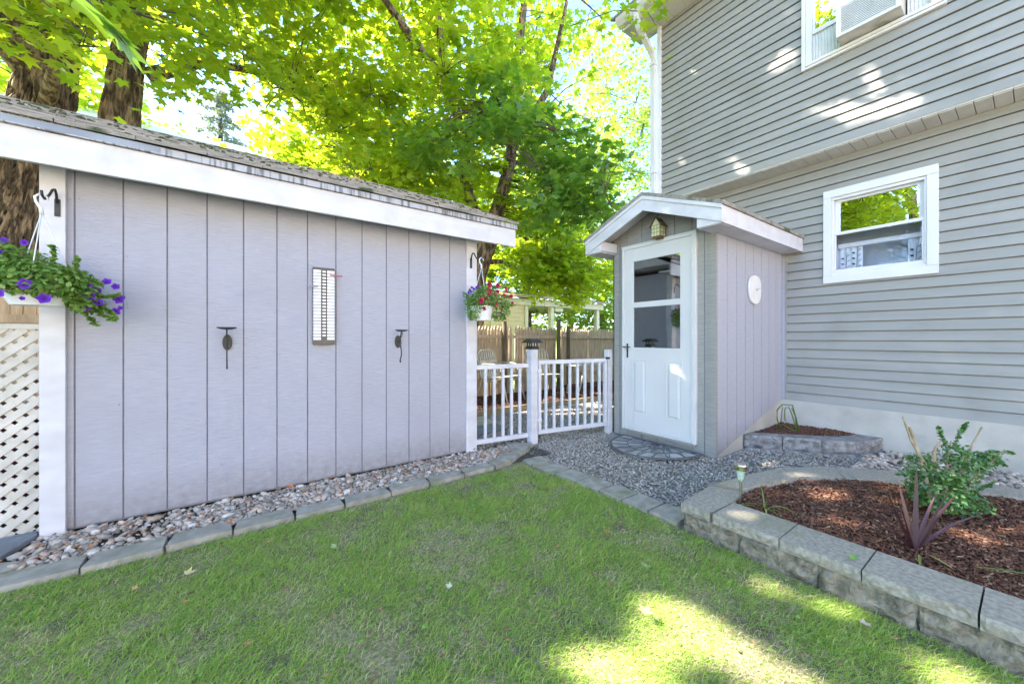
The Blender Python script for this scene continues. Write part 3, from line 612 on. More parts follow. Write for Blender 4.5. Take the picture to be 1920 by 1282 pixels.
# door mat
mt = thing('door_mat', 'half-round dark openwork rubber mat on gravel before the white door', 'mat', (3.42, 2.32, .03))
cy, cx_, rr = 2.33, 3.60, .50
out = [(cx_, cy+.46)]+[(cx_-.50*math.sin(math.pi*k/30)*1.12, cy+.46*math.cos(math.pi*k/30), ) for k in range(1, 30)]+[(cx_, cy-.46)]
s = MB(); s.prism([(x, y, .018) for x, y in out], (0, 0, .008)); s.build('mat_base', 'matlight', mt)
s = MB()
for i in range(len(out)): p, q = out[i], out[(i+1) % len(out)]; s.bar((p[0], p[1], .03), (q[0], q[1], .03), .016, .01)
for ring in (.34, .66):
    pr = [(cx_-(cx_-x)*ring, cy+(y-cy)*ring) for x, y in out]
    for i in range(len(pr)-1): s.bar((*pr[i], .029), (*pr[i+1], .029), .008, .006)
for k in range(0, 31, 1):
    p = out[k]; j = random.uniform(-.02, .02); r0 = (.05, .34, .66)[k % 3]; r1 = (.34, .66, 1)[k % 3]
    a_ = (cx_-(cx_-p[0])*r0, cy+(p[1]-cy)*r0); b_ = (cx_-(cx_-p[0])*r1, cy+(p[1]-cy)*r1+j)
    mid = ((a_[0]+b_[0])/2, (a_[1]+b_[1])/2+.02*(1 if k % 2 else -1)); s.bar((*a_, .029), (*mid, .029), .007, .006); s.bar((*mid, .029), (*b_, .029), .007, .006)
    if r0 > .05 or True:
        p2 = out[(k+1) % 31]; s.bar((*b_, .029), (cx_-(cx_-p2[0])*r0, cy+(p2[1]-cy)*r0, .029), .006, .006)
s.build('scroll_work', 'rubber', mt)

# ------------------------------------------------------------------ gate and its posts
def rail_panel(name, label, p, q, zb, zt, n, grp=None, frame=False):
    t = thing(name, label, 'gate' if frame else 'railing', ((p[0]+q[0])/2, (p[1]+q[1])/2, 0), grp)
    P = Vector((*p, 0)); Q = Vector((*q, 0)); U = Vector((0, 0, 1))
    s = MB(); s.bar(P+U*zt, Q+U*zt, .04, .045); s.build('top_rail', 'white', t, bevel=.003)
    s = MB(); s.bar(P+U*zb, Q+U*zb, .04, .045); s.build('bottom_rail', 'white', t, bevel=.003)
    if frame:
        for e, f in ((P, .02), (Q, -.02)):
            d = (Q-P).normalized(); c0 = e+d*f; s = MB(); s.bar(c0+U*(zb+.0235), c0+U*(zt-.0235), .04, .038, tuple(d)); s.build('stile', 'white', t, bevel=.003)
    for i in range(n):
        c0 = P.lerp(Q, (i+1)/(n+1)); d = (Q-P).normalized(); s = MB(); s.bar(c0+U*(zb+.0235), c0+U*(zt-.0235), .028, .028, tuple(d)); s.build('baluster', 'white', t, bevel=.003)
    return t
GP = (2.567, 3.215)
rail_panel('railing', 'short fixed white railing between shed corner and lamp-topped post', (1.906, 3.30), (2.515, 3.228), .10, .86, 5)
rail_panel('gate', 'wider white picket gate between lamp-topped post and entry porch', (2.625, 3.195), (3.575, 3.035), .12, .89, 8, frame=True)
gt = [o for o in bpy.data.objects if o.name.startswith('gate') and o.get('category') == 'gate'][0]
bx(((3.545, 3.0, .905), (3.60, 3.02, .93))).build('latch', 'iron', gt)
for z_ in (.24, .78): bx(((2.600, 3.155, z_), (2.655, 3.17, z_+.035))).build('hinge', 'vinylwhite', gt)
s = MB(); s.box((GP[0]-.044, GP[1]-.044, -.02), (GP[0]+.044, GP[1]+.044, 1.035))
tag(s.build('fence_post', 'white', bevel=.004), 'square white post carrying black solar lamp beside the gate', 'post')
s = MB(); s.box((3.585, 3.008, -.02), (3.655, 3.075, 1.02)); tag(s.build('fence_post', 'white', bevel=.004), 'short white post against the grey entry porch corner', 'post')
lp = thing('post_lamp', 'black square solar cap lamp with flared roof on white post', 'lamp', (*GP, 1.036))
s = MB(); s.lathe([(.076, 1.036), (.076, 1.052), (.068, 1.066), (.060, 1.070)], (*GP, 0), 4, True); s.build('base', 'iron', lp)
s = MB(); s.lathe([(.046, 1.071), (.046, 1.108)], (*GP, 0), 4, True); s.build('lens', 'creamtrim', lp)
for sx in (-1, 0, 1):
    for sy in (-1, 0, 1):
        if sx or sy: bx(((GP[0]+sx*.036-.005, GP[1]+sy*.036-.005, 1.071), (GP[0]+sx*.036+.005, GP[1]+sy*.036+.005, 1.109))).build('cage_bar', 'iron', lp)
s = MB(); s.lathe([(.125, 1.106), (.118, 1.112), (.075, 1.143), (.062, 1.150)], (*GP, 0), 4, True); s.build('lamp_roof', 'iron', lp)

# ------------------------------------------------------------------ things on the shed wall
def sconce(x, label):
    t = thing('candle_sconce', label, 'sconce', (x, SHED_Y, 1.1), 'iron sconces on the shed wall'); y = SHED_Y-.105
    s = MB(); s.lathe([(.030, 1.214), (.053, 1.222), (.056, 1.229), (.050, 1.227), (.004, 1.222)], (x, y, 0), 20); s.build('candle_dish', 'iron', t, smooth=True)
    s = MB(); pts = [(x+.028*math.cos(2*math.pi*k/24), SHED_Y-.003, 1.125+.056*math.sin(2*math.pi*k/24)) for k in range(24)]; s.prism(pts, (0, -.008, 0)); s.build('wall_plate', 'iron', t, bevel=.002)
    s = MB(); pts = []
    for k in range(15):                           # scroll under the dish, then an S-curve down to a curled tail
        a = -math.pi*.5+k/14*math.pi*1.75; r = .024-.0007*k; pts.append((x, y-.002+r*math.cos(a)*1.0, 1.192+r*math.sin(a)))
    s.tube(pts, .0042, 6)
    s.tube([(x, y, 1.218), (x, y+.014, 1.20), (x, y+.03, 1.17), (x, y+.05, 1.13), (x, y+.035, 1.09), (x, y+.01, 1.05), (x, y+.006, 1.01), (x, y+.03, .975), (x, y+.045, .958), (x, y+.035, .945), (x, y+.022, .955)], .0048, 6)
    s.tube([(x, y+.048, 1.13), (x, SHED_Y-.01, 1.125)], .005, 6); s.build('scroll_arm', 'iron', t, smooth=True)
    return t
sconce(-.105, 'black iron candle sconce on shed wall, on the lattice side of the scoreboard')
sconce(1.105, 'black iron candle sconce on shed wall, between the scoreboard and the gate')
sb = thing('scoreboard', 'tall black scoreboard with rows of white strips on the shed wall', 'scoreboard', (.5, SHED_Y, 1.1))
bx(((.428, SHED_Y-.034, 1.105), (.582, SHED_Y-.002, 1.712))).build('backboard', 'scoreblack', sb, bevel=.002)
for xa, xb in ((.430, .483), (.528, .580)):
    s = MB()
    for i in range(22): z = 1.141+i*.0252; s.box((xa, SHED_Y-.0375, z), (xb, SHED_Y-.0345, z+.0205))
    s.build('score_strip', 'scorewhite', sb)
s2 = MB()
for i in range(1, 22): z = 1.141+i*.0252; s2.box((.494, SHED_Y-.0375, z+.004), (.518, SHED_Y-.0345, z+.016))
s2.build('number_window', 'scorewhite', sb)
s = MB(); s.lathe([(.003, 0), (.003, .002)], (.505, SHED_Y-.036, 1.122), 10); s.build('screw', 'steel', sb)
s = MB(); s.bar((.545, SHED_Y-.05, 1.656), (.635, SHED_Y-.07, 1.650), .010, .010); tag(s.build('clothespin', 'redplastic', bevel=.002), 'red clothespin clipped near the top of the scoreboard', 'clothespin')
s = MB(); s.bar((.375, SHED_Y-.07, 1.555), (.462, SHED_Y-.05, 1.558), .008, .009); tag(s.build('clothespin', 'greyplastic', bevel=.002), 'grey clothespin clipped on the left edge of the scoreboard', 'clothespin')

# ------------------------------------------------------------------ brackets and hanging baskets
def flower(col, c, face, r, parent):
    s = MB(); c = Vector(c); f = Vector(face).normalized(); u = f.cross(Vector((0, 0, 1))).normalized(); v = f.cross(u)
    k = 20; vs = [c-f*r*.55]; 
    for j in range(k):
        a = 2*math.pi*j/k; rr = r*(1+.10*math.cos(5*a)+random.uniform(-.05, .05)); vs.append(c+(u*math.cos(a)+v*math.sin(a))*rr*.5-f*r*.12)
    for j in range(k):
        a = 2*math.pi*j/k; rr = r*(1+.13*math.cos(5*a)+random.uniform(-.06, .06)); vs.append(c+(u*math.cos(a)+v*math.sin(a))*rr+f*r*(.16*math.sin(5*a+1)+.10*math.sin(10*a)+random.uniform(-.10, .10)))
    fs = [(0, 1+j, 1+(j+1) % k) for j in range(k)]+[(1+j, 1+k+j, 1+k+(j+1) % k, 1+(j+1) % k) for j in range(k)]
    s.add(vs, fs); s.r = [0.0]+[.45+random.uniform(-.1, .1) for _ in range(k)]+[random.uniform(.65, 1) for _ in range(k)]; return s.build('flower', col, parent, smooth=True)
def bushy(blobs, stems, size, parent, nm='foliage', m='basketleaf', shape=OVAL, mst='basketleaf'):
    P = []; N = []; D = []
    for (c, r, n) in blobs:
        c = np.array(c); r = np.array(r); d = unit(RNG.normal(0, 1, (n, 3))); rad = RNG.uniform(.35, 1.08, (n, 1))**.6
        p = c+d*r*rad; P.append(p); D.append(unit(d+RNG.normal(0, .6, (n, 3))+np.array([0, 0, .25]))); N.append(unit(d*.6+np.array([0, 0, .8])+RNG.normal(0, .5, (n, 3))))
    s = MB(); s.cur = .3
    for path in stems:
        pts = np.array(path); s.tube(path, [.003]*(len(path)-1)+[.0015], 4)
        L = np.linspace(0, len(path)-1.001, max(6, int(len(path)*9)))
        q = np.array([pts[int(t)]+(pts[int(t)+1]-pts[int(t)])*(t % 1) for t in L]); n = len(q)
        q = np.repeat(q, 2, 0)+RNG.normal(0, .004, (2*n, 3)); P.append(q); D.append(unit(RNG.normal(0, 1, (2*n, 3)))); N.append(unit(RNG.normal(0, .5, (2*n, 3))+np.array([0, 0, .8])))
    P = np.concatenate(P); N = np.concatenate(N); D = np.concatenate(D)
    o = leaves(nm, P, N, D, RNG.uniform(.65, 1.25, len(P))*size, m, parent, shape, fold=.3)
    if stems: s.build('stem', mst, parent)
    return o
def bracket(x, y0, y1, zt, zp, side, label):
    t = thing('plant_bracket', label, 'bracket', (x, y0, zp), 'plant brackets on the shed corners')
    bx(((x-.012, y0-.005, zp-.045), (x+.012, y0-.0005, zp+.055))).build('back_plate', 'iron', t, bevel=.004)
    s = MB()
    for z in (-.03, .02): s.lathe([(.005, 0), (.003, .003)], (x, y0-.006, zp+z), 8)
    s.build('screw', 'steel', t)
    s = MB(); m1 = y0-.018
    s.tube([(x, y0-.006, zp+.03), (x, m1, zt-.02), (x, m1-.02, zt), (x, m1-.05, zt-.012), (x, (y0+y1)/2-.02, zt-.055), (x, y1+.01, zt-.095), (x, y1-.02, zt-.085), (x, y1-.03, zt-.06)], .006, 8); s.build('arm', 'iron', t, smooth=True)
bracket(-.885, SHED_Y-.025, 3.10, 2.0, 1.90, -1, 'black iron plant bracket on the white corner board by the lattice')
bracket(1.835, SHED_Y-.025, 3.12, 2.0, 1.90, 1, 'thin black iron plant bracket on the white corner board by the gate')
def basket(name, label, c, rt, rb, zt, zb, ztop):
    t = thing(name, label, 'hanging basket', (c[0], c[1], zb), 'hanging flower baskets')
    s = MB(); s.lathe([(rb, zb), (rt, zt-.01), (rt+.008, zt-.008), (rt+.008, zt+.004), (rt-.006, zt+.004), (rt-.01, zt-.02)], (*c, 0), 36); s.build('pot', 'potwhite', t, smooth=False)
    s = MB(); s.lathe([(rt-.012, zt-.03), (rt-.012, zt-.012)], (*c, 0), 24); s.build('soil', 'soil', t)
    s = MB(); top = (c[0], c[1], ztop-.10)
    for k in range(3): a = 2*math.pi*k/3+.5; s.tube([(c[0]+rt*math.cos(a), c[1]+rt*math.sin(a), zt), top], .0028, 5)
    s.tube([(c[0], c[1], ztop-.11), (c[0]-.003, c[1], ztop-.075), (c[0]-.02, c[1], ztop-.045), (c[0]-.024, c[1], ztop-.02), (c[0]-.005, c[1], ztop), (c[0]+.018, c[1], ztop-.012), (c[0]+.024, c[1], ztop-.03)], [.009, .008, .006, .006, .006, .005, .004], 8)
    s.build('hanger', 'potwhite', t, smooth=True); return t
c1 = (-.888, 3.085)
b1 = basket('hanging_basket', 'low white hanging basket of purple petunias beside the lattice', c1, .136, .105, 1.400, 1.325, 1.925)
bl = [((c1[0], c1[1], 1.47), (.19, .19, .095), 2300), ((c1[0]-.10, c1[1], 1.52), (.16, .14, .12), 1000), ((c1[0]+.11, c1[1]-.02, 1.42), (.10, .10, .09), 800), ((c1[0]+.165, c1[1]-.02, 1.345), (.075, .07, .055), 380), ((c1[0]+.02, c1[1]-.12, 1.415), (.15, .07, .045), 650)]
X0 = c1[0]; Y0 = c1[1]
st = [[(X0+0.040, Y0, 1.5), (X0+0.048, Y0-.02, 1.6), (X0+0.044, Y0-.02, 1.65)], [(X0+0.080, Y0, 1.48), (X0+0.128, Y0-.02, 1.53), (X0+0.136, Y0-.03, 1.60)], [(X0+0.120, Y0, 1.45), (X0+0.192, Y0, 1.47), (X0+0.224, Y0, 1.455)],
      [(X0+0.160, Y0, 1.4), (X0+0.232, Y0-.01, 1.39), (X0+0.288, Y0-.02, 1.40)], [(X0+0.160, Y0, 1.34), (X0+0.240, Y0-.01, 1.32), (X0+0.272, Y0-.02, 1.29)], [(X0+0.136, Y0, 1.33), (X0+0.168, Y0, 1.27), (X0+0.200, Y0, 1.235)], [(X0+0.200, Y0, 1.31), (X0+0.264, Y0, 1.26), (X0+0.280, Y0, 1.27)], [(X0-.1, Y0, 1.5), (X0-.12, Y0, 1.62), (X0-.13, Y0-.01, 1.66)]]
bushy(bl, st, .032, b1)
for (px, py, pz, sz) in ((.30, 0, 1.477, .024), (.345, 0, 1.452, .021), (.225, -.05, 1.440, .023), (.255, 0, 1.425, .021), (.235, -.06, 1.385, .028), (.36, 0, 1.378, .028), (.275, -.05, 1.354, .024), (.22, -.06, 1.325, .026),
                     (.345, 0, 1.308, .025), (.09, -.15, 1.418, .026), (.0, -.19, 1.42, .030), (.07, -.17, 1.355, .030), (-.09, -.17, 1.372, .027), (-.13, -.05, 1.585, .024), (-.06, 0, 1.655, .018), (-.12, -.02, 1.655, .018), (-.02, -.15, 1.352, .012), (-.10, -.1, 1.485, .014), (.38, .0, 1.39, .015), (.37, 0, 1.33, .014)):
    flower('purple', (X0+px*(.80 if px > 0 else 1), Y0+py, pz), (random.uniform(-.25, .1)+.25, -1, random.uniform(-.1, .45)), sz*.84, b1)
c2 = (1.845, 3.09)
b2 = basket('hanging_basket', 'deep white hanging basket with red petunias beside the gate', c2, .108, .088, 1.455, 1.325, 1.93)
X0 = c2[0]; Y0 = c2[1]
bl = [((X0, Y0, 1.53), (.17, .16, .12), 1900), ((X0-.10, Y0-.03, 1.44), (.09, .09, .12), 800), ((X0+0.195, Y0, 1.44), (.13, .10, .12), 1100), ((X0+0.061, Y0, 1.60), (.15, .11, .08), 500), ((X0+0.293, Y0, 1.50), (.08, .06, .05), 150)]
st = [[(X0+0.122, Y0, 1.5), (X0+0.268, Y0, 1.56), (X0+0.366, Y0, 1.56)], [(X0+0.146, Y0, 1.5), (X0+0.317, Y0, 1.50), (X0+0.403, Y0, 1.49)], [(X0+0.061, Y0, 1.6), (X0+0.171, Y0, 1.68), (X0+0.268, Y0, 1.67)], [(X0-.1, Y0, 1.5), (X0-.17, Y0, 1.57), (X0-.2, Y0, 1.58)],
      [(X0-.1, Y0, 1.42), (X0-.13, Y0, 1.36), (X0-.12, Y0, 1.33)], [(X0+0.244, Y0, 1.4), (X0+0.268, Y0, 1.36), (X0+0.281, Y0, 1.35)]]
bushy(bl, st, .020, b2)
for (px, pz, sz) in ((0.01, 1.655, .026), (.075, 1.655, .024), (.13, 1.665, .015), (.135, 1.612, .020), (.215, 1.655, .016), (.22, 1.625, .016), (.20, 1.585, .018), (.27, 1.58, .020), (.02, 1.60, .030), (.015, 1.582, .022), (-.015, 1.53, .025), (-.085, 1.50, .026), (-.055, 1.43, .022), (.06, 1.475, .015), (.175, 1.44, .018), (.28, 1.51, .016), (.05, 1.555, .012)):
    flower('red', (X0+px*(1.22 if px > 0 else 1.1), Y0-.10-.06*random.random() if px < .12 else Y0-.03, pz), (random.uniform(-.3, .3), -1, random.uniform(-.1, .4)), sz, b2)
for (px, pz) in ((-.16, 1.60), (-.175, 1.575), (-.14, 1.625), (-.12, 1.615), (-.09, 1.63), (-.06, 1.635), (-.15, 1.585), (.04, 1.625), (.16, 1.405), (.185, 1.402)):
    o = flower('purple', (X0+px, Y0-.06, pz), (0, -1, .3), .013, b2); o['label'] = 'small violet flower'

# ------------------------------------------------------------------ lattice, rear fence panel and bin at the left
la = thing('lattice_panel', 'weathered white diagonal lattice panel beside the shed corner', 'lattice', (-1.5, 3.4, 0))
s = MB(); x0, x1, z0, z1 = -2.4, -.957, .02, 1.225
for sg, yy in ((1, 3.372), (-1, 3.379)):
    k = -3.0
    while k < 3.0:
        # strip centre line z = sg*(x-x0)*1.0 + k, clipped to the frame
        pts = []
        for x in np.linspace(x0, x1, 60):
            z = sg*(x-x0)*.95+k
            if z0 <= z <= z1: pts.append((x, yy, z))
        if len(pts) > 1: s.bar(pts[0], pts[-1], .006, .036, (0, 1, 0)) if False else s.bar(pts[0], pts[-1], .036, .006, (0, 1, 0))
        k += .0765
s.build('slats', 'lattice', la)
bx(((x0, 3.360, z1-.02), (x1, 3.385, z1+.01)), ((x0, 3.36, z0-.02), (x1, 3.385, z0+.012))).build('rim', 'lattice', la)
def picket_fence(name, label, cat, y, x0, x1, zt, railz, posts, miss=(), m='oldwood', ygap=0, grp=None, zb=0.03):
    t = thing(name, label, cat, ((x0+x1)/2, y, 0), grp); s = MB(); x = x0
    while x < x1-.03:
        wd = random.uniform(.066, .078); h = zt+random.uniform(-.03, .02); c = x+wd/2; yy = y+random.uniform(-.004, .004)
        if not any(abs(c-q) < .04 for q in miss):
            s.prism([(x, yy, zb), (x+wd-.008, yy, zb), (x+wd-.008, yy, h-.07), (x+wd*.62, yy, h), (x+wd*.3, yy, h), (x, yy, h-.07)], (0, .018, 0))
        x += wd+random.uniform(-.002, .004)
    s.build('pickets', m, t)
    for z in railz:
        s = MB(); s.box((x0, y-.045, z-.035), (x1, y-.006, z+.035)); s.build('rail', m, t)
    for (px, pz) in posts:
        s = MB(); s.tube([(px, y-.09, 0), (px+random.uniform(-.01, .01), y-.09, pz*.5), (px, y-.09, pz)], [.05, .047, .045], 12); s.build('post', 'postwood', t)
    return t
picket_fence('stockade_fence', 'weathered cedar stockade fence run behind the cream chairs', 'fence', 6.12, 1.9, 5.52, 1.40, (1.19, .35), ((2.2, 1.47), (4.12, 1.49), (5.55, 1.56)), (4.38,), grp='stockade fence runs behind the gate')
t2 = thing('stockade_fence', 'short angled cedar fence run between two dark posts behind the gate', 'fence', (5.8, 6.2, 0), 'stockade fence runs behind the gate')
s = MB()
for i in range(6):
    x = 5.62+i*.075; y = 6.0+i*.08; s.prism([(x, y, .03), (x+.07, y+.06, .03), (x+.07, y+.06, 1.32), (x+.035, y+.03, 1.39), (x, y, 1.32)], (-.012, .014, 0))
s.build('pickets', 'oldwood', t2)
s = MB(); s.bar((5.6, 5.97, 1.24), (6.1, 6.36, 1.20), .035, .06); s.build('rail', 'oldwood', t2)
s = MB(); s.tube([(6.08, 6.28, 0), (6.08, 6.28, 1.42)], [.045, .042], 12); s.build('post', 'postwood', t2)
picket_fence('stockade_fence', 'pale sunlit cedar fence run nearest the entry porch', 'fence', 6.55, 6.1, 9.6, 1.39, (1.19, .35), ((9.0, 1.45),), grp='stockade fence runs behind the gate')
picket_fence('stockade_fence', 'pale cedar fence with broad top rail behind the lattice', 'fence', 4.75, -4.2, -1.02, 1.75, (1.31, .5), (), m='oldwood')
s = MB(); s.hexa([(-1.9, 3.75, 0), (-1.08, 3.75, 0), (-1.08, 4.3, 0), (-1.9, 4.3, 0), (-1.96, 3.72, .62), (-1.03, 3.72, .62), (-1.03, 4.34, .62), (-1.96, 4.34, .62)])
bn = thing('storage_bin', 'maroon plastic bin seen through the lattice', 'bin', (-1.5, 4.0, 0)); s.build('body', 'maroon', bn, bevel=.02)
s = MB(); s.box((-2.0, 3.68, .625), (-1.0, 4.38, .67)); s.build('lid', 'maroon', bn, bevel=.015)
s = MB(); s.bar((-1.5, 3.62, .45), (-1.02, 3.62, .95), .03, .09, (0, 1, 0)); tag(s.build('wooden_board', 'timber'), 'tan board leaning behind the lattice on the maroon bin', 'board')
# flagstone by the lattice and small step stone
s = MB(); s.prism([(-2.1, 3.05, .01), (-1.03, 3.03, .01), (-.965, 3.30, .01), (-.98, 3.352, .01), (-2.1, 3.352, .01)], (0, 0, .03)); tag(s.build('flagstone', 'slate', bevel=.004), 'grey-blue flagstone at the foot of the lattice', 'paving stone')
s = MB(); s.prism([(-1.9, 2.86, .008), (-1.0, 2.84, .008), (-.86, 2.95, .008), (-1.02, 3.015, .008), (-1.9, 3.02, .008)], (0, 0, .025)); tag(s.build('flagstone', 'paver', bevel=.004), 'mossy slab between flagstone and lawn edging below the lattice', 'paving stone')

# ------------------------------------------------------------------ edging along the shed
jx = [-1.62, -1.30, -.98, -.66, -.355, -.06, .253, .55, .865, 1.17, 1.48, 1.78]
nm = ['', '', 'mossy edging stone below the lattice and white corner board', 'broad edging stone just right of the large brown crumpled leaf', 'edging stone with a rust leaf caught in its right-hand joint',
      'edging stone in front of the wall between first sconce and scoreboard', 'edging stone directly below the black scoreboard', 'edging stone just to the right of the one below the scoreboard',
      'edging stone below the sconce nearest the gate', 'edging stone between the gate-side sconce and the red-flowered basket', 'edging stone below the red-flowered hanging basket']
for i in range(2, 11):
    j = random.uniform(-.012, .012); g0 = .003+random.random()*.004; y0 = 2.69+.006*i+j; w_ = .165-.004*i
    p = [(jx[i]+g0, y0), (jx[i+1]-g0, y0+.004), (jx[i+1]-g0-.015*random.random(), y0+w_), (jx[i]+g0+.02, y0+w_-.006)]
    o = rough_block(p, -.02, .032+random.uniform(-.004, .006), .006, .02).build('edging_stone', 'paver', bevel=.003)
    tag(o, nm[i], 'edging stone', 'edging stones along the rock strip')
cur = [((1.79, 2.755), (1.78, 2.905)), ((2.0, 2.80), (1.92, 2.93)), ((2.14, 2.89), (2.04, 3.0)), ((2.30, 2.97), (2.20, 3.10)), ((2.50, 3.12), (2.27, 3.33))]
nm = ['first curved edging stone where the edging bends towards the gate', 'second curved edging stone of the bend', 'wedge-shaped edging stone of the bend below the railing', 'last edging stone at the foot of the lamp-topped post']
for i in range(4):
    (a0, b0), (a1, b1_) = cur[i], cur[i+1]; p = [Vector(a0), Vector(a1), Vector(b1_), Vector(b0)]
    o = rough_block(inset(p, .005), -.02, .036, .006, .02).build('edging_stone', 'paver', bevel=.003); tag(o, nm[i], 'edging stone', 'edging stones along the rock strip')
jy = [2.80, 2.60, 2.36, 2.12, 1.90, 1.69, 1.48, 1.275]
nm = ['paver at the tip of the lawn by the curved edging', 'second paver from the lawn tip between grass and gravel', 'third paver from the lawn tip between grass and gravel', 'middle paver of the row between grass and gravel',
      'paver third from the planter wall beside the gravel', 'paver second from the planter wall beside the gravel', 'paver touching the planter wall corner']
for i in range(7):
    xo = 2.115+.008*i; j = random.uniform(-.008, .008)
    p = [(xo+j, jy[i+1]+.006), (xo+.20+j, jy[i+1]+.012), (xo+.20+j, jy[i]-.006), (xo+j, jy[i]-.006)]
    o = rough_block(p, -.02, .018+random.uniform(-.003, .004), .003, .04).build('paver', 'paver', bevel=.003); tag(o, nm[i], 'paver', 'pavers between grass and gravel')

# ------------------------------------------------------------------ raised bed wall
wall = thing('planter_wall', 'low retaining wall of tan split-face blocks and grey caps round the mulch bed', 'retaining wall', (2.3, .5, 0))
ZC0, ZC1 = .108, .163
jf = [1.06, .737, .432, .118, -.19, -.50, -.82, -1.14, -1.5]
def cap(poly, m='cap', z0=ZC0, z1=ZC1, rs=None):
    o = rough_block(poly, z0, z1+random.uniform(-.002, .002), .010, .014, rs).build('cap_block', m, wall, bevel=.002); return o
cap([(2.145, 1.245), (2.145, 1.075), (2.395, 1.065), (2.62, 1.095), (2.55, 1.272)], rs=(0, 4))
for i in range(len(jf)-1): cap([(2.145+random.uniform(-.004, .004), jf[i]-.003), (2.15, jf[i+1]+.003), (2.40, jf[i+1]+.003), (2.40, jf[i]-.003)], rs=(0,))
for i in range(2, len(BED_OUT)-1):
    if i < 7: cap([BED_OUT[i], BED_IN[i], BED_IN[i+1], BED_OUT[i+1]], rs=(3,)) if False else cap(inset([BED_OUT[i], BED_OUT[i+1], BED_IN[i+1], BED_IN[i]], .004), rs=(0,))
for k in range(6):
    y = .03-k*.38; cap([(4.15+.01*k, y), (4.155+.01*k, y-.37), (3.94+.01*k, y-.37), (3.93+.01*k, y)], rs=(0,))
jl = [1.235, .93, .585, .27, -.04, -.36, -.68, -1.0, -1.35]
for i in range(len(jl)-1):
    d = random.uniform(-.004, .006); rough_block([(2.165+d, jl[i]-.006), (2.165+d, jl[i+1]+.006), (2.38, jl[i+1]+.006), (2.38, jl[i]-.006)], -.06, ZC0-.003, .015, .012, (0, 3, 1)).build('wall_block', 'split', wall)
rough_block([(2.38, 1.24), (2.17, 1.24), (2.17, 1.22), (2.38, 1.22)], -.06, ZC0-.003, .01, .02).build('wall_block', 'split', wall)
s = MB(); 
for i in range(1, 7): s.hexa([(*inset([BED_OUT[i], BED_OUT[i+1], BED_IN[i+1], BED_IN[i]], .03)[q], z) for z in (-.05, ZC0-.002) for q in range(4)])
s.build('back_course', 'splitg', wall)
sheet('mulch_bed', [(2.39, -2.2)]+BED_IN[1:]+[(3.98, -2.2)], .128, 'mulchbase', amp=.025, step=.05)
# small corner planter
sp = thing('corner_planter', 'small curved planter of rough grey blocks in the house corner', 'planter', (4.8, 1.4, 0))
for i in range(5):
    p = inset([PL_OUT[i+1], PL_OUT[i], PL_IN[i], PL_IN[i+1]][::-1], .004)
    p = [PL_OUT[i], PL_OUT[i+1], PL_IN[i+1], PL_IN[i]]; p = inset(p, .005)
    if i == 0: pass
    area = sum(p[k][0]*p[(k+1) % 4][1]-p[(k+1) % 4][0]*p[k][1] for k in range(4)); p = p if area > 0 else p[::-1]
    rough_block(p, .02, .145+random.uniform(-.003, .004), .012, .02).build('planter_block', 'splitg', sp, bevel=.002)
    q = [(x_-.02*(1 if i < 3 else 0), y_-.02) for x_, y_ in p]; rough_block(q, -.05, .018, .008, .03).build('base_block', 'splitg', sp)
sheet('planter_soil', [(4.40, 1.776)]+PL_IN[1:]+[(5.27, 1.776)], .135, 'mulchbase', amp=.02, step=.04)

# ------------------------------------------------------------------ loose stone, chips, litter
def scatter(n, x0, x1, y0, y1, inside=None, outside=()):
    x = RNG.uniform(x0, x1, n); y = RNG.uniform(y0, y1, n); k = np.ones(n, bool)
    if inside: k &= inpoly(x, y, inside)
    for p in outside: k &= ~inpoly(x, y, p)
    return x[k], y[k]
VES = [(VX-.01, VY0-.01), (5.3, VY0-.01), (5.3, VY1), (VX-.01, VY1)]
x, y = scatter(30000, 2.3, 5.3, .0, 3.3, outside=(VES, BED_OUT, PL_OUT+[(5.3, 1.78)], [(2.0, 3.5), (2.5, 3.12), (2.2, 2.95), (2.0, 3.0)]))
k = (x > 2.33) | (y > 2.75); x, y = x[k], y[k]
z = .0+np.array([.008*noise.noise(Vector((a, b_, 0))*4) for a, b_ in zip(x, y)])
tag(stones('gravel', np.stack([x, y, z], 1), RNG.uniform(.005, .0115, len(x)), 'gravel'), kind='stuff')
x, y = scatter(14000, 1.9, 5.6, 3.3, 4.75); z = np.zeros(len(x))
tag(stones('gravel', np.stack([x, y, z], 1), RNG.uniform(.007, .016, len(x)), 'gravel'), kind='stuff')
x, y = scatter(1700, 4.2, 5.25, -1.5, .95, outside=(BED_OUT, PL_OUT+[(5.3, 1.78)]))
tag(stones('pebbles', np.stack([x, y, np.full(len(x), .02)], 1), RNG.uniform(.012, .03, len(x)), 'rock'), kind='stuff')
# river rock: simple dart throwing so stones touch but rarely pile
pts = []; g = {}
for _ in range(60000):
    x = random.uniform(-1.5, 2.5); y = random.uniform(2.86, 3.29)
    if x < -.97 and y > 2.9: continue
    if x > 1.9 and not (y > 2.93+(x-1.9)*.55 and y < 3.26): continue
    r = random.choice((.008, .010, .013, .016, .020, .025)); 
    if x < -.1 and fbm((x, y, 3), 3.2) > .12 and random.random() < .93: continue
    kx, ky = int(x/.08), int(y/.08); ok = True
    for a in (-1, 0, 1):
        for b_ in (-1, 0, 1):
            for (qx, qy, qr) in g.get((kx+a, ky+b_), ()):
                if (qx-x)**2+(qy-y)**2 < ((r+qr)*.80)**2: ok = False
    if ok: g.setdefault((kx, ky), []).append((x, y, r)); pts.append((x, y, .012+r*.35, r))
pts = np.array(pts); tag(stones('river_rocks', pts[:, :3], pts[:, 3]*1.18, 'rock', sub=1, jit=.24, flat=.6), kind='stuff')

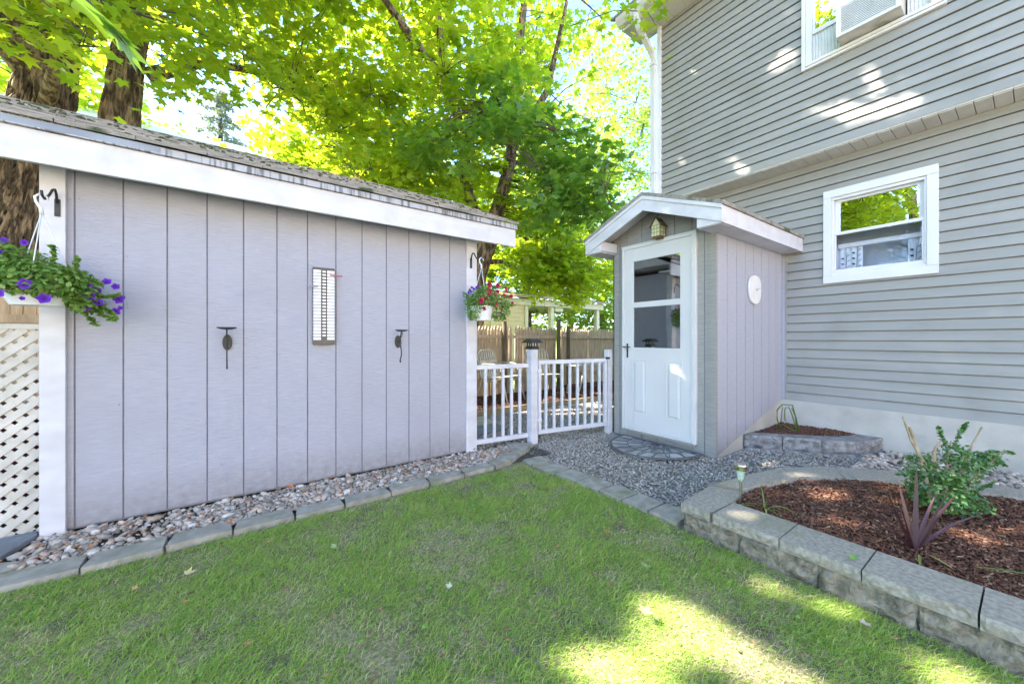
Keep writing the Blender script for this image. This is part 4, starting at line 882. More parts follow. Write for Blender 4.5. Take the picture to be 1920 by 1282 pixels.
def chips(name, x, y, z, m, lw=(.012, .045), ww=(.004, .011), tilt=.3):
    n = len(x); P = np.stack([x, y, z], 1); a = RNG.uniform(0, 2*np.pi, n); D = np.stack([np.cos(a), np.sin(a), RNG.normal(0, tilt, n)], 1); D = unit(D)
    N = unit(np.stack([RNG.normal(0, tilt, n), RNG.normal(0, tilt, n), np.ones(n)], 1)); T = unit(np.cross(D, N)); N = np.cross(T, D)
    L = RNG.uniform(*lw, n)[:, None]; W = RNG.uniform(*ww, n)[:, None]; H = RNG.uniform(.0015, .004, n)[:, None]
    c = [(-1, -.6, -1), (1, -1, -1), (.8, 1, -1), (-1, .7, -1), (-.9, -.6, 1), (1, -.8, 1), (.8, .8, 1), (-1, .7, 1)]
    V = np.stack([P+D*L*q[0]*.5+T*W*q[1]*.5+N*H*q[2] for q in c], 1)
    f = np.array([(0, 3, 2, 1), (4, 5, 6, 7), (0, 1, 5, 4), (1, 2, 6, 5), (2, 3, 7, 6), (3, 0, 4, 7)])
    loops = (np.arange(n)[:, None, None]*8+f[None]).ravel(); return raw_mesh(name, V.reshape(-1, 3), loops, np.arange(0, len(loops), 4), np.repeat(RNG.random(n), 8), m)
zf = lambda x, y, z0, amp: z0+np.array([amp*noise.noise(Vector((a, b_, z0))*3)+amp*.4*noise.noise(Vector((a, b_, 0))*11) for a, b_ in zip(x, y)])
x, y = scatter(34000, 2.38, 4.0, -1.6, 1.15, inside=BED_IN)
tag(chips('mulch', x, y, zf(x, y, .128, .025)+RNG.uniform(0, .014, len(x)), 'mulch'), kind='stuff')
x, y = scatter(5500, 4.4, 5.27, 1.05, 1.776, inside=[(4.41, 1.776)]+PL_IN[1:]+[(5.27, 1.776)])
tag(chips('mulch', x, y, zf(x, y, .135, .02)+RNG.uniform(0, .012, len(x)), 'mulch', (.008, .02), (.005, .012)), kind='stuff')
x, y = scatter(7000, 1.9, 7.5, 4.8, 6.1)
tag(chips('mulch', x, y, zf(x, y, .05, .02)+RNG.uniform(0, .02, len(x)), 'mulch', (.02, .07), (.01, .03)), kind='stuff')

# ------------------------------------------------------------------ lawn grass
def grass_field(name, n, x0, x1, y0, y1, lmin, lmax, wmin, wmax, excl=None, mult=1):
    x = RNG.uniform(x0, x1, n); y = RNG.uniform(y0, y1, n)
    k = (x < 2.13) & (y < 2.70)
    tip = (y > 2.45) & (x > 2.05); k &= ~tip
    x, y = x[k], y[k]; n = len(x)
    d = np.array([fbm((a, b_, 1), 2.3) for a, b_ in zip(x, y)]); d2 = np.array([noise.noise(Vector((a, b_, 5))*9) for a, b_ in zip(x, y)])
    bare = np.zeros(n)
    for (bx_, by_, br, bs_) in ((-.35, 2.09, .07, .9), (-.44, 2.02, .05, .9), (.19, 1.92, .09, .7), (.43, 1.33, .08, .9), (.95, 1.45, .06, .9), (.865, 1.615, .05, .8), (.82, 1.74, .05, .6), (1.78, 2.32, .12, .85), (1.95, 2.1, .07, .8), (2.03, 1.66, .06, .6),
                               (1.6, 1.95, .07, .6), (.6, 1.0, .1, .7), (1.3, 1.5, .06, .7), (0, 1.25, .1, .7), (1.45, 1.2, .07, .7), (.9, 2.2, .06, .5), (1.0, .9, .1, .5), (.3, 1.6, .05, .7), (1.2, 1.9, .05, .7), (.7, 1.3, .05, .6), (1.9, 1.3, .06, .5), (-.15, 1.75, .06, .7)):
        bare = np.maximum(bare, bs_*np.exp(-((x-bx_)**2+((y-by_)*1.2)**2)/(2*br*br*.5)))
    keep = RNG.random(n) < np.clip(.78+d*.5+d2*.4, .28, 1)*(1-bare*.93); x, y, d, d2, bare = x[keep], y[keep], d[keep], d2[keep], bare[keep]; n = len(x)
    a = RNG.uniform(0, 2*np.pi, n)+d2*2; lean = RNG.uniform(.4, 2.0, n); L = RNG.uniform(lmin, lmax, n)*(1-.45*bare)*(1+.3*d)*(1+.22*d2); W = RNG.uniform(wmin, wmax, n)
    dx, dy = np.cos(a)*lean, np.sin(a)*lean; z0 = -.006*np.ones(n)
    D = unit(np.stack([dx, dy, np.ones(n)], 1)); D2 = unit(np.stack([dx*1.9, dy*1.9, np.full(n, .55)], 1)); T = unit(np.stack([-np.sin(a+.8), np.cos(a+.8), np.zeros(n)], 1))
    P0 = np.stack([x, y, z0], 1); P1 = P0+D*(L*.5)[:, None]; P2 = P1+D2*(L*.5)[:, None]; w_ = W[:, None]*.5
    V = np.stack([P0-T*w_, P0+T*w_, P1+T*w_*.9, P1-T*w_*.9, P2], 1)
    loops = (np.arange(n)[:, None]*5+np.array([0, 1, 2, 3, 3, 2, 4])[None]).ravel(); st = (np.arange(n)[:, None]*7+np.array([0, 4])[None]).ravel()
    r = np.clip(RNG.beta(2, 2.6, n)*.9+.25*d+.30*bare+.22*d2, 0, .88); dry = RNG.random(n) < np.clip(.15+.35*bare-.5*d-.2*d2, .04, 1); r[dry] = RNG.uniform(.9, 1, dry.sum())
    return tag(raw_mesh(name, V.reshape(-1, 3), loops, st, np.repeat(r, 5), 'grass'), kind='stuff')
grass_field('grass', 190000, -1.6, 2.14, .95, 2.72, .018, .048, .0016, .0034)
grass_field('grass', 130000, -.9, 2.14, -.25, .95, .018, .048, .0013, .003)

n = 420; x = RNG.uniform(-1, 2.1, n); y = RNG.uniform(.1, 2.6, n); kk = np.array([noise.noise(Vector((a, b_, 9))*1.8) for a, b_ in zip(x, y)]) > .12; x, y = x[kk], y[kk]; n = len(x)
P = np.repeat(np.stack([x, y, RNG.uniform(.018, .034, n)], 1), 3, 0); a = np.tile([0, 2.1, 4.2], n)+np.repeat(RNG.uniform(0, 6, n), 3); D = np.stack([np.cos(a), np.sin(a), np.zeros(3*n)], 1)
tag(leaves('clover', P+D*.007, np.array([[0, 0, 1.0]])+RNG.normal(0, .2, (3*n, 3)), D, np.repeat(RNG.uniform(.010, .018, n), 3), 'basketleaf', None, [(180, .35), (120, .5), (60, .55), (0, .45), (-60, .55), (-120, .5)]), kind='stuff')
x = RNG.uniform(-1.3, 2.1, 260); y = RNG.uniform(.1, 2.65, 260)
tag(chips('lawn_litter', x, y, RNG.uniform(.012, .03, 260), mat('brown_litter', (.30, .19, .10), (.16, .10, .06), rough=.9, vs=30), (.006, .028), (.003, .010), .4), kind='stuff')
x, y = scatter(150, -1.2, 2.2, 2.88, 3.28); n = len(x)
tag(chips('rock_litter', x, y, RNG.uniform(.03, .045, n), mat('dry_leaf_bits', (.42, .22, .11), (.22, .12, .07), rough=.9, vs=30), (.012, .035), (.008, .02), .5), kind='stuff')
def single_leaf(x, y, z, size, cols, label, name='fallen_leaf', ang=None, tilt=.35, shape=MAPLE, curl=.35, yaw=None):
    m = bpy.data.materials.new(name); m = mat('dry_leaf', cols[0], cols[1], rough=.6, vs=30)
    nn = np.array([[random.uniform(-tilt, tilt), random.uniform(-tilt, tilt), 1.0]]); a = random.uniform(0, 6.28) if yaw is None else yaw
    o = leaves(name, np.array([[x, y, z]]), nn, np.array([[math.cos(a), math.sin(a), .1]]), np.array([size]), m, None, shape, fold=-curl, rnd=np.array([.5]))
    return tag(o, label, 'leaf', 'fallen leaves')
G1 = ((.24, .34, .13), (.34, .40, .18)); G2 = ((.52, .48, .22), (.50, .42, .18)); G3 = ((.12, .25, .05), (.2, .34, .08)); G4 = ((.30, .13, .06), (.42, .22, .10)); G5 = ((.50, .16, .05), (.55, .25, .08))
single_leaf(-.225, 2.344, .030, .036, G2, 'pale yellow curled leaf on grass left of the lawn', curl=.7)
single_leaf(.392, 2.193, .030, .034, G1, 'pale green maple leaf on grass below the scoreboard')
single_leaf(.482, 2.067, .035, .040, G3, 'darker green leaf on grass just beside the pale green one')
single_leaf(.748, 1.533, .032, .024, ((.45, .48, .34), (.38, .42, .28)), 'small whitish leaf standing in the middle of the lawn', curl=.6)
single_leaf(1.689, 1.421, .035, .026, G5, 'bright orange curled leaf on grass near the pavers', curl=.9)
single_leaf(1.603, 1.116, .030, .032, G1, 'light grey-green leaf on grass beside the planter wall')
single_leaf(1.317, .912, .045, .042, ((.55, .58, .12), (.45, .40, .10)), 'yellow-green leaf at the edge of the sunny grass patch')
single_leaf(.007, 1.679, .035, .02, G4, 'tiny rust-brown leaf in the near grass')
single_leaf(.239, 2.038, .035, .028, G3, 'small mid-green weed leaf in the grass under the first sconce')
single_leaf(1.964, .388, .04, .03, ((.55, .45, .38), (.5, .38, .3)), 'pinkish tan leaf on grass at the wall foot')
single_leaf(-.205, 2.101, .03, .022, G4, 'brown curled leaf in the bare patch at the left')
single_leaf(-.41, 2.35, .03, .022, ((.55, .32, .12), (.5, .36, .2)), 'small orange-tan leaf on grass by the left edging')
single_leaf(2.205, .47, .172, .030, G3, 'green leaf lying on a grey cap stone', curl=.5)
single_leaf(-.657, 2.80, .075, .055, G4, 'large brown crumpled leaf on the rocks by the left edging', curl=.9)
single_leaf(.267, 3.15, .065, .040, G5, 'orange dry leaf on the rocks under the scoreboard', curl=.7)
single_leaf(.532, 3.15, .07, .034, G4, 'brown dry leaf against the shed foot right of the scoreboard', curl=.9)
single_leaf(-.074, 2.78, .055, .028, G5, 'rust leaf caught in the edging gap', curl=.8)
single_leaf(1.25, 3.17, .06, .025, G4, 'brown leaf on the rocks below the second sconce', curl=.8)
single_leaf(3.0, 1.0, .168, .028, ((.5, .36, .2), (.4, .28, .15)), 'tan leaf on the back rim of the mulch bed', curl=.8)
single_leaf(.93, 4.0, 2.77, .05, ((.62, .50, .12), (.55, .42, .1)), 'yellow leaf resting on the shed roof', curl=.5)

# ------------------------------------------------------------------ plants
def blade(s, base, d, up, L, w, droop, n=8, twist=0):
    b0 = Vector(base); d = Vector(d).normalized(); vs = []; p = b0.copy(); v = (d*up[0]+Vector((0, 0, up[1]))).normalized(); side = d.cross(Vector((0, 0, 1))).normalized()
    for i in range(n+1):
        t = i/n; ww = w*(math.sin(math.pi*min(1, .18+t*.82))**.6 if t < 1 else 0)*.5; ww = w*.5*(1-t)**.55*(.55+.9*min(t*2, .5)) if t > 0 else w*.3
        vs += [p-side*ww, p+Vector((0, 0, -ww*.35)), p+side*ww]; p = p+v*L/n; v = (v+Vector((0, 0, -droop/n))).normalized()
    fs = []
    for i in range(n): k = 3*i; fs += [(k, k+1, k+4, k+3), (k+1, k+2, k+5, k+4)]
    s.cur = random.random(); s.add(vs, fs)
cp = thing('purple_cordyline', 'spiky burgundy-leaved plant in the mulch by the cap stones', 'plant', (2.626, .338, .15)); s = MB(); BP = Vector((2.626, .338, .14))
camr = Vector((.814, -.58, 0)); camf = Vector((.58, .814, 0))
for (lx_, tz, fd, wd, dr_) in ((-.32, .36, .04, .030, .05), (-.36, .30, -.02, .016, .1), (-.12, .25, .0, .026, .0), (-.07, .29, .03, .020, .12), (.03, .36, .02, .026, .10), (.12, .29, -.04, .024, .2), (.0, .27, .07, .03, .0), (.26, .22, .06, .026, .5), (.30, .16, -.02, .022, .7), (.20, .19, .10, .022, .5), (-.20, .02, -.05, .014, 1.2), (-.28, .06, .03, .012, .9)):
    d = camr*lx_+camf*fd; dl = d.length or .01; L = math.hypot(dl, tz)*1.06; blade(s, BP+camr*lx_*.05, d if dl > .01 else camr, (dl, tz+dr_*.18), L, wd, dr_*.9, 9)
s.build('blade', 'purpleblade', cp, smooth=True)
s = MB()
for (lx_, L, y_) in ((-.13, .14, 0), (-.02, .12, 0), (.24, .26, 0)): blade(s, BP+Vector((0, 0, .01))+camr*lx_*.4-camf*(.07 if lx_ < .2 else .16), camr*lx_-camf*.12, (1, .12), L, .016, .25, 6)
for v in range(1): pass
s.build('withered_blade', 'lilyblade', cp, smooth=True)
sh = thing('pruned_shrub', 'small glossy green shrub with bare cut stems in the mulch bed', 'shrub', (3.26, .33, .15)); B0 = Vector((3.26, .33, .14))
for (lx_, tz, th, lean) in ((-.16, .50, .012, .0), (-.02, .36, .014, 0), (.26, .50, .008, 0), (.38, .36, .008, 0), (.08, .42, .006, 0), (.10, .30, .012, .0), (-.10, .33, .006, 0)):
    s = MB(); p = [B0+camr*lx_*.12, B0+camr*lx_*.45+Vector((0, 0, tz*.45)), B0+camr*lx_*.8+Vector((0, 0, tz*.8)), B0+camr*lx_+Vector((0, 0, tz))]; s.tube(p, [th, th*.9, th*.75, th*.6], 7); s.build('stem', 'stalk', sh)
s = MB(); s.tube([B0-camr*.02+Vector((0, 0, .2)), B0-camr*.15+Vector((0, 0, .42)), B0-camr*.20+Vector((0, 0, .56))], [.008, .006, .005], 6); s.tube([B0-camr*.03+Vector((0, 0, .3)), B0-camr*.01+Vector((0, 0, .38)), B0+camr*.02+Vector((0, 0, .42))], [.008, .006, .004], 6); s.build('stem', 'stalk', sh)
def loc(l, f, z): q = B0+camr*l+camf*f; return (q.x, q.y, B0.z+z)
bl = [(loc(.0, 0, .13), (.14, .14, .11), 900), (loc(.04, 0, .25), (.15, .15, .09), 520), (loc(.12, .0, .08), (.12, .13, .08), 420), (loc(.20, 0, .30), (.10, .09, .07), 220), (loc(-.08, .03, .27), (.08, .07, .08), 170), (loc(.30, 0, .32), (.08, .06, .04), 110), (loc(.10, 0, .36), (.09, .08, .05), 120)]
st = [[loc(.2, 0, .3), loc(.32, 0, .36), loc(.45, 0, .35)], [loc(.25, 0, .25), loc(.34, 0, .29), loc(.40, 0, .28)], [loc(-.05, 0, .2), loc(-.16, 0, .22), loc(-.24, 0, .23)], [loc(.2, 0, .12), loc(.27, 0, .15), loc(.33, 0, .18)], [loc(.1, 0, .4), loc(.14, 0, .48), loc(.17, 0, .52)], [loc(.05, 0, .38), loc(.02, 0, .46), loc(.01, 0, .50)]]
bl = [(a_, b_, int(c_*1.15)) for a_, b_, c_ in bl]; bushy(bl, st, .025, sh, m='shrubleaf', mst='shrubleaf')
def lily(label, base, specs, w, m='lilyblade'):
    t = thing('daylily', label, 'plant', base); s = MB()
    for (lx_, tz, fd, dr_) in specs: d = camr*lx_+camf*fd; blade(s, Vector(base)+d*.05, d, (d.length, tz), math.hypot(d.length, tz)*1.1, w, dr_, 8)
    s.build('blade', m, t, smooth=True); return t
lily('yellowing drooping daylily in the mulch behind the solar stake light', (2.50, .93, .14), [(.10, .10, -.05, 1.8), (-.10, .10, .03, 2.0), (.05, .13, -.10, 1.6), (-.22, .08, .05, 1.1), (.02, .14, .05, 1.5), (.12, .06, -.08, 2.), (-.05, .09, -.09, 2.2), (.16, .09, .0, 1.9), (.06, .05, -.13, 2.1), (-.02, .12, -.04, 1.8), (.13, .03, -.02, 2.2)], .010)
t = lily('wilted daylily bending over the corner planter mulch', (4.93, 1.52, .13), [(-.05, .22, .0, .3), (-.13, .05, .02, 1.9), (.13, .06, -.03, 2.0), (.10, .05, .03, 2.), (-.2, .02, -.05, .8), (.15, .02, -.05, 1)], .014)
s = MB(); q = Vector((4.93, 1.52, .13))
for pts in ([(0, 0), (-.05, .17), (-.09, .27), (-.13, .26), (-.14, .2), (-.13, .12)], [(0, 0), (-.02, .18), (-.05, .29), (-.16, .30), (-.22, .24), (-.22, .14), (-.18, .02)], [(.02, 0), (-.01, .15), (-.06, .26)], [(.0, 0), (-.11, .05), (-.18, .10), (-.16, .27)]):
    s.cur = random.random()*.5; s.tube([q+camr*a_+Vector((0, 0, b_)) for a_, b_ in pts], .006, 5)
s.build('stalk', 'lilyblade', t, smooth=True)
# solar stake light
sk = thing('solar_stake_light', 'small steel solar stake light with crackle glass on cap stones', 'garden light', (2.46, 1.045, .16)); c_ = (2.46, 1.045, 0)
s = MB(); s.lathe([(.008, .13), (.008, .285)], c_, 12); s.build('stake', 'steel', sk, smooth=False)
s = MB(); s.lathe([(.010, .285), (.017, .300), (.026, .350), (.027, .352)], c_, 14); s.build('glass', mat('crackle_glass', (.50, .62, .54), (.25, .40, .30), rough=.15, vs=60, spec=.8), sk)
s = MB(); s.lathe([(.035, .352), (.036, .380), (.033, .388), (.010, .391)], c_, 24); s.build('solar_cap', 'steel', sk)

# ------------------------------------------------------------------ behind the gate
s = MB(); s.box((1.95, 4.745, 0), (3.72, 4.79, .095)); tag(s.build('timber_edging', 'timber', bevel=.004), 'long tan board edging nearest the shed behind the railing', 'edging', 'timber edging of the back bed')
s = MB(); s.hexa([(3.73, 4.755, 0), (6.2, 4.66, 0), (6.2, 4.70, 0), (3.73, 4.80, 0), (3.73, 4.755, .085), (6.2, 4.66, .085), (6.2, 4.70, .085), (3.73, 4.80, .085)]); tag(s.build('timber_edging', 'timber', bevel=.004), 'long tan board edging seen through the picket gate', 'edging', 'timber edging of the back bed')
s = MB(); s.prism([(2.05, 4.25, .008), (2.75, 4.20, .008), (2.82, 4.66, .008), (2.05, 4.70, .008)], (0, 0, .02)); tag(s.build('patio_slab', 'tanslab', bevel=.004), 'sunlit tan slab beside the timber edging', 'paving slab')
s = MB(); s.prism([(2.1, 3.80, .008), (2.70, 3.86, .008), (2.72, 4.16, .008), (2.08, 4.20, .008)], (0, 0, .02)); tag(s.build('patio_slab', 'slate', bevel=.004), 'greyer slab just behind the fixed railing', 'paving slab')
def chair(label, loc_, rz):
    t = thing('patio_chair', label, 'chair', (0, 0, 0), 'cream metal patio chairs'); parts = []
    s = MB()                                   # rounded panel back with slots
    W_, H0, H1 = .25, .42, .90; rows_ = []
    for k in range(9):
        u = -W_+2*W_*k/8; top = H1-.10*(abs(u)/W_)**4; s.bar((u, -.20-.03, H0), (u, -.20-.14, top), .012 if k not in (0, 8) else .022, .03, (1, 0, 0))
    for k in range(8):
        u0 = -W_+2*W_*k/8; u1 = -W_+2*W_*(k+1)/8; s.bar((u0, -.34, H1-.10*(abs(u0)/W_)**4), (u1, -.34, H1-.10*(abs(u1)/W_)**4), .03, .022)
    s.bar((-W_, -.23, H0), (W_, -.23, H0), .03, .03); s.bar((-W_*.97, -.29, .68), (W_*.97, -.29, .68), .02, .05); s.build('backrest', 'cream', t)
    s = MB(); s.hexa([(-.25, -.22, .40), (.25, -.22, .40), (.25, .25, .43), (-.25, .25, .43), (-.25, -.22, .415), (.25, -.22, .415), (.25, .25, .445), (-.25, .25, .445)]); s.build('seat', 'cream', t, bevel=.005)
    for sg in (-1, 1):
        s = MB(); x = sg*.27
        s.tube([(x, -.30, .60), (x, -.15, .66), (x, .05, .66), (x, .22, .63), (x, .28, .57), (x, .24, .53), (x, .19, .56), (x, .22, .59)], .011, 8)
        s.tube([(x, -.22, .62), (x, -.28, .50), (x, -.22, .40), (x, -.08, .36), (x, .10, .37), (x, .25, .43)], .011, 8); s.build('arm', 'cream', t, smooth=True)
        s = MB(); s.tube([(x*.95, .24, .43), (x*.97, .30, .20), (x, .36, 0)], [.014, .013, .012], 8); s.build('leg', 'cream', t, smooth=True)
        s = MB(); s.tube([(x*.95, -.20, .41), (x*.97, -.27, .20), (x, -.36, 0)], [.014, .013, .012], 8); s.build('leg', 'cream', t, smooth=True)
    t.location = loc_; t.rotation_euler = (0, 0, rz); return t
def kids(o): return [c for c in bpy.data.objects if c.parent == o]
ch = chair('cream slatted metal patio chair behind the fixed railing', (3.72, 5.58, .05), R(200))
c2_ = ch.copy(); COL.objects.link(c2_); c2_['label'] = 'cream metal patio chair behind the lamp-topped post and gate'; c2_.location = (4.62, 5.45, .05); c2_.rotation_euler = (0, 0, R(165))
for k in kids(ch): d = k.copy(); COL.objects.link(d); d.parent = c2_
tb = thing('garden_table', 'low white trestle table behind the gate against the fence', 'table', (6.1, 5.4, .05))
bx(((5.45, 5.35, .585), (6.9, 5.75, .615))).build('table_top', 'cream', tb, bevel=.004)
for (xa, xb) in ((5.5, 5.68), (6.80, 6.62)):
    for yy in (5.38, 5.72): s = MB(); s.bar((xa, yy, .05), (xb, yy, .583), .025, .03, (0, 1, 0)); s.build('leg', 'cream', tb)
# neighbour's yellow porch
ph = thing('porch_building', 'pale yellow neighbouring building with open columned porch beyond the fence', 'building', (8, 11, 0))
lapm = MB()
z = 0.0
while z < 2.3: lapm.hexa([(5.4, 10.5, z), (8.05, 10.5, z), (8.05, 10.7, z), (5.4, 10.7, z), (5.4, 10.515, z+.145), (8.05, 10.515, z+.145), (8.05, 10.7, z+.145), (5.4, 10.7, z+.145)]); z += .147
lapm.build('wall', 'yellow', ph)
bx(((8.05, 10.47, 0), (8.18, 10.7, 2.33)), ((6.62, 10.475, 0), (6.75, 10.498, 2.3))).build('corner_trim', 'creamtrim', ph)
for xx in (9.35, 11.86): bx(((xx-.08, 10.5, 0), (xx+.08, 10.66, 2.33))).build('column', 'creamtrim', ph)
bx(((9.5, 10.50, 2.18), (9.9, 10.66, 2.33)), ((8.2, 13.4, 0), (8.36, 13.5, 2.33))).build('brace', 'creamtrim', ph)
bx(((5.2, 10.42, 2.34), (12.1, 10.62, 2.56))).build('beam', 'creamtrim', ph)
bx(((5.2, 10.63, 2.36), (12.1, 14.2, 2.40))).build('ceiling', 'creamtrim', ph)
s = MB(); s.hexa([(5.0, 10.2, 2.57), (12.4, 10.2, 2.57), (12.4, 14.6, 3.35), (5.0, 14.6, 3.35), (5.0, 10.2, 2.63), (12.4, 10.2, 2.63), (12.4, 14.6, 3.42), (5.0, 14.6, 3.42)]); s.build('roof', 'farroof', ph)
s = MB()
for k in range(14): s.bar((8.3+.25*k, 13.9, .1), (8.3+.25*k, 13.9, .9), .03, .03, (0, 1, 0))
s.box((8.2, 13.87, .9), (12, 13.94, .96)); s.build('railing', 'vinylwhite', ph)
# unseen house added behind the viewpoint to bounce sunlight into the yard
nb = thing('added_bounce_house', 'unseen cream house added behind the viewpoint to bounce sunlight', 'house', (-3, -13, 0))
s = MB(); z = .4
while z < 5.4: s.hexa([(-13, -11.02, z), (7, -11.02, z), (7, -11.3, z), (-13, -11.3, z), (-13, -11.05, z+.2), (7, -11.05, z+.2), (7, -11.3, z+.2), (-13, -11.3, z+.2)]); z += .202
s.build('siding', mat('bounce_clapboard', (.78, .70, .58), (.72, .64, .53), rough=.7, vs=2), nb)
bx(((-13, -19, 0), (7, -11.31, 5.6)), ((-13, -11.30, 0), (7, -11.08, .395))).build('wall', 'concrete', nb)
for xx in (-11, -7.5, -3.5, .5, 4.2):
    wn = bx(((xx, -11.0, 1.3), (xx+1.1, -10.97, 1.4)), ((xx, -11.0, 2.75), (xx+1.1, -10.97, 2.85)), ((xx, -11.0, 1.401), (xx+.1, -10.97, 2.749)), ((xx+1.0, -11.0, 1.401), (xx+1.1, -10.97, 2.749))).build('window', 'vinylwhite', nb)
    bx(((xx+.1, -11.0, 1.4), (xx+1.0, -10.985, 2.75))).build('pane', 'acdark', wn)
s = MB(); s.hexa([(-13.4, -10.6, 5.55), (7.4, -10.6, 5.55), (7.4, -15, 8), (-13.4, -15, 8), (-13.4, -10.6, 5.7), (7.4, -10.6, 5.7), (7.4, -15, 8.15), (-13.4, -15, 8.15)])
s.hexa([(-13.4, -19.4, 5.55), (7.4, -19.4, 5.55), (7.4, -15.01, 8), (-13.4, -15.01, 8), (-13.4, -19.4, 5.7), (7.4, -19.4, 5.7), (7.4, -15.01, 8.15), (-13.4, -15.01, 8.15)]); s.build('roof', 'shingle', nb)
# white house behind the shed
wh = thing('white_house', 'bright white neighbouring house roof showing above the shed ridge', 'house', (-3, 19, 0))
bx(((-9, 20.3, 0), (1.5, 26, 8.9))).build('wall', 'vinylwhite', wh)
s = MB()
for k in range(18):
    t0, t1 = k/18, (k+1)/18; y0, y1 = 19.6+t0*3.2, 19.6+t1*3.2; z0, z1 = 8.75+t0*1.9, 8.75+t1*1.9
    s.hexa([(-9.6, y0, z0), (2.1, y0, z0), (2.1, y1, z1), (-9.6, y1, z1), (-9.6, y0, z0+.05), (2.1, y0, z0+.05), (2.1, y1, z1+.01), (-9.6, y1, z1+.01)])
s.build('roof', 'roofwhite', wh)

# ------------------------------------------------------------------ trees
SV = np.array(SUN[:])
# sun gaps: places the sun reaches through the crowns (target point, radius)
GAPS = [((3.6, 4.3, 0), .34), ((4.9, 4.9, 0), .34), ((2.7, 5.3, .1), .25), ((4.3, 5.9, 1.0), .22), ((6.8, 6.4, .9), .5), ((7.6, 10.5, 2.0), .5), ((4.0, 3.5, 0), .12), ((2.9, 3.5, 0), .10), ((1.02, .90, 0), .08), ((1.12, .84, 0), .09), ((1.22, .80, 0), .09), ((1.08, .70, 0), .08), ((.98, .72, 0), .08), ((1.10, .52, 0), .08), ((1.33, .90, 0), .045), ((1.45, .93, 0), .06), ((1.47, .82, 0), .085), ((1.49, .70, 0), .10), ((1.51, .58, 0), .10), ((1.53, .46, 0), .11), ((1.55, .34, 0), .11),
        ((1.56, .20, 0), .12), ((1.76, .84, 0), .05), ((1.86, .76, 0), .05), ((1.98, .72, 0), .05), ((1.70, .62, 0), .035), ((1.74, .48, 0), .06), ((1.79, .32, 0), .06), ((1.92, .14, 0), .07), ((1.68, .95, 0), .03),
        ((2.06, .5, 0), .05), ((3.1, .80, .15), .07), ((2.85, .95, .15), .05), ((2.65, .62, .15), .04), ((3.25, .55, .15), .04), ((2.28, .95, .16), .05), ((3.3, .95, .15), .04), ((3.0, .2, .15), .05),
        ((5, 1.20, 3.50), .07), ((5, 1.05, 3.38), .08), ((5, .85, 3.36), .05), ((5, .65, 3.33), .04), ((5, 1.4, 3.62), .05), ((5, .9, 3.60), .05), ((5, 2.70, 4.84), .05), ((5, 1.75, 4.28), .05), ((5, 1.62, 4.33), .06), ((5, 2.1, 3.25), .05), ((5, 2.2, 3.4), .03),
        ((3.63, 2.22, .88), .035), ((3.63, 2.14, .78), .045), ((3.63, 2.06, .66), .045), ((3.36, 2.1, 2.46), .03), ((5.3, .1, 2.25), .02),
        ((4.3, 4.2, 0), .22), ((3.2, 4.5, 0), .16), ((3.9, 3.9, 0), .10), ((4.4, 3.7, 0), .12), ((2.4, 5.1, .1), .15), ((3.0, 5.4, .1), .12), ((5.0, 5.5, .2), .2), ((2.8, 6.1, .8), .2), ((4.9, 6.1, .5), .2), ((7.0, 6.5, 1.0), .3), ((6.4, 10.5, 1.8), .4), ((2.6, 4.4, 0), .18), ((2.9, 4.3, 0), .12), ((3.3, 4.1, 0), .08), ((4.9, 4.3, 0), .2), ((3.0, 3.6, 0), .06), ((3.6, 3.7, 0), .07), ((5.3, 4.0, 0), .15), ((3.5, 5.2, .1), .12), ((4.6, 5.2, .1), .1), ((4.2, 4.9, 0), .09), ((5.4, 5.4, .6), .2),
        ((3.5, 5.9, 1.3), .15), ((4.6, 6.1, 1.0), .1), ((1.3, 3.7, 2.55), .30), ((.9, 3.8, 2.6), .18), ((1.8, 3.4, 2.45), .25), ((.3, 3.9, 2.65), .10), ((.5, 3.3, 1.65), .0)]
def carve(P):
    k = np.ones(len(P), bool)
    for (t, r) in GAPS:
        if r <= 0: continue
        d = P-np.array(t); s_ = d@SV; q = np.linalg.norm(d-s_[:, None]*SV, axis=1); k &= ~((q < r+.03) & (s_ > 0))
    return k
CF = np.array([.5807, .814, 0]); CR = np.array([.814, -.5807, 0])
def bark_tube(s, pts, rad, seg=28, bamp=.09, dens=.09):
    """trunk with real ridges: rings resampled along the path and pushed by stretched noise"""
    pts = [Vector(p) for p in pts]; P = []; Rr = []
    for i in range(len(pts)-1):
        n = max(2, int((pts[i+1]-pts[i]).length/dens))
        for k in range(n): t = k/n; P.append(pts[i].lerp(pts[i+1], t)); Rr.append(rad[i]*(1-t)+rad[i+1]*t)
    P.append(pts[-1]); Rr.append(rad[-1]); vs = []; fs = []
    for i, p in enumerate(P):
        for k in range(seg):
            a = 2*math.pi*k/seg; c, q = math.cos(a), math.sin(a); wob = .35*noise.noise(Vector((c*2, q*2, p.z*1.3)))
            n1 = noise.noise(Vector((c*Rr[i]*15+wob, q*Rr[i]*15+wob, p.z*2.4))); n2 = noise.noise(Vector((c*Rr[i]*30, q*Rr[i]*30, p.z*5+7)))
            r = Rr[i]*(1+.12*noise.noise(Vector((c*1.5, q*1.5, p.z*.6))))-min(.055, Rr[i]*bamp)*math.exp(-(n1/.11)**2)-min(.02, Rr[i]*.05)*math.exp(-(n2/.12)**2); vs.append((p.x+c*r, p.y+q*r, p.z))
    for i in range(len(P)-1):
        for k in range(seg): fs.append((i*seg+k, i*seg+(k+1) % seg, (i+1)*seg+(k+1) % seg, (i+1)*seg+k))
    s.add(vs, fs); return list(zip(P, Rr))
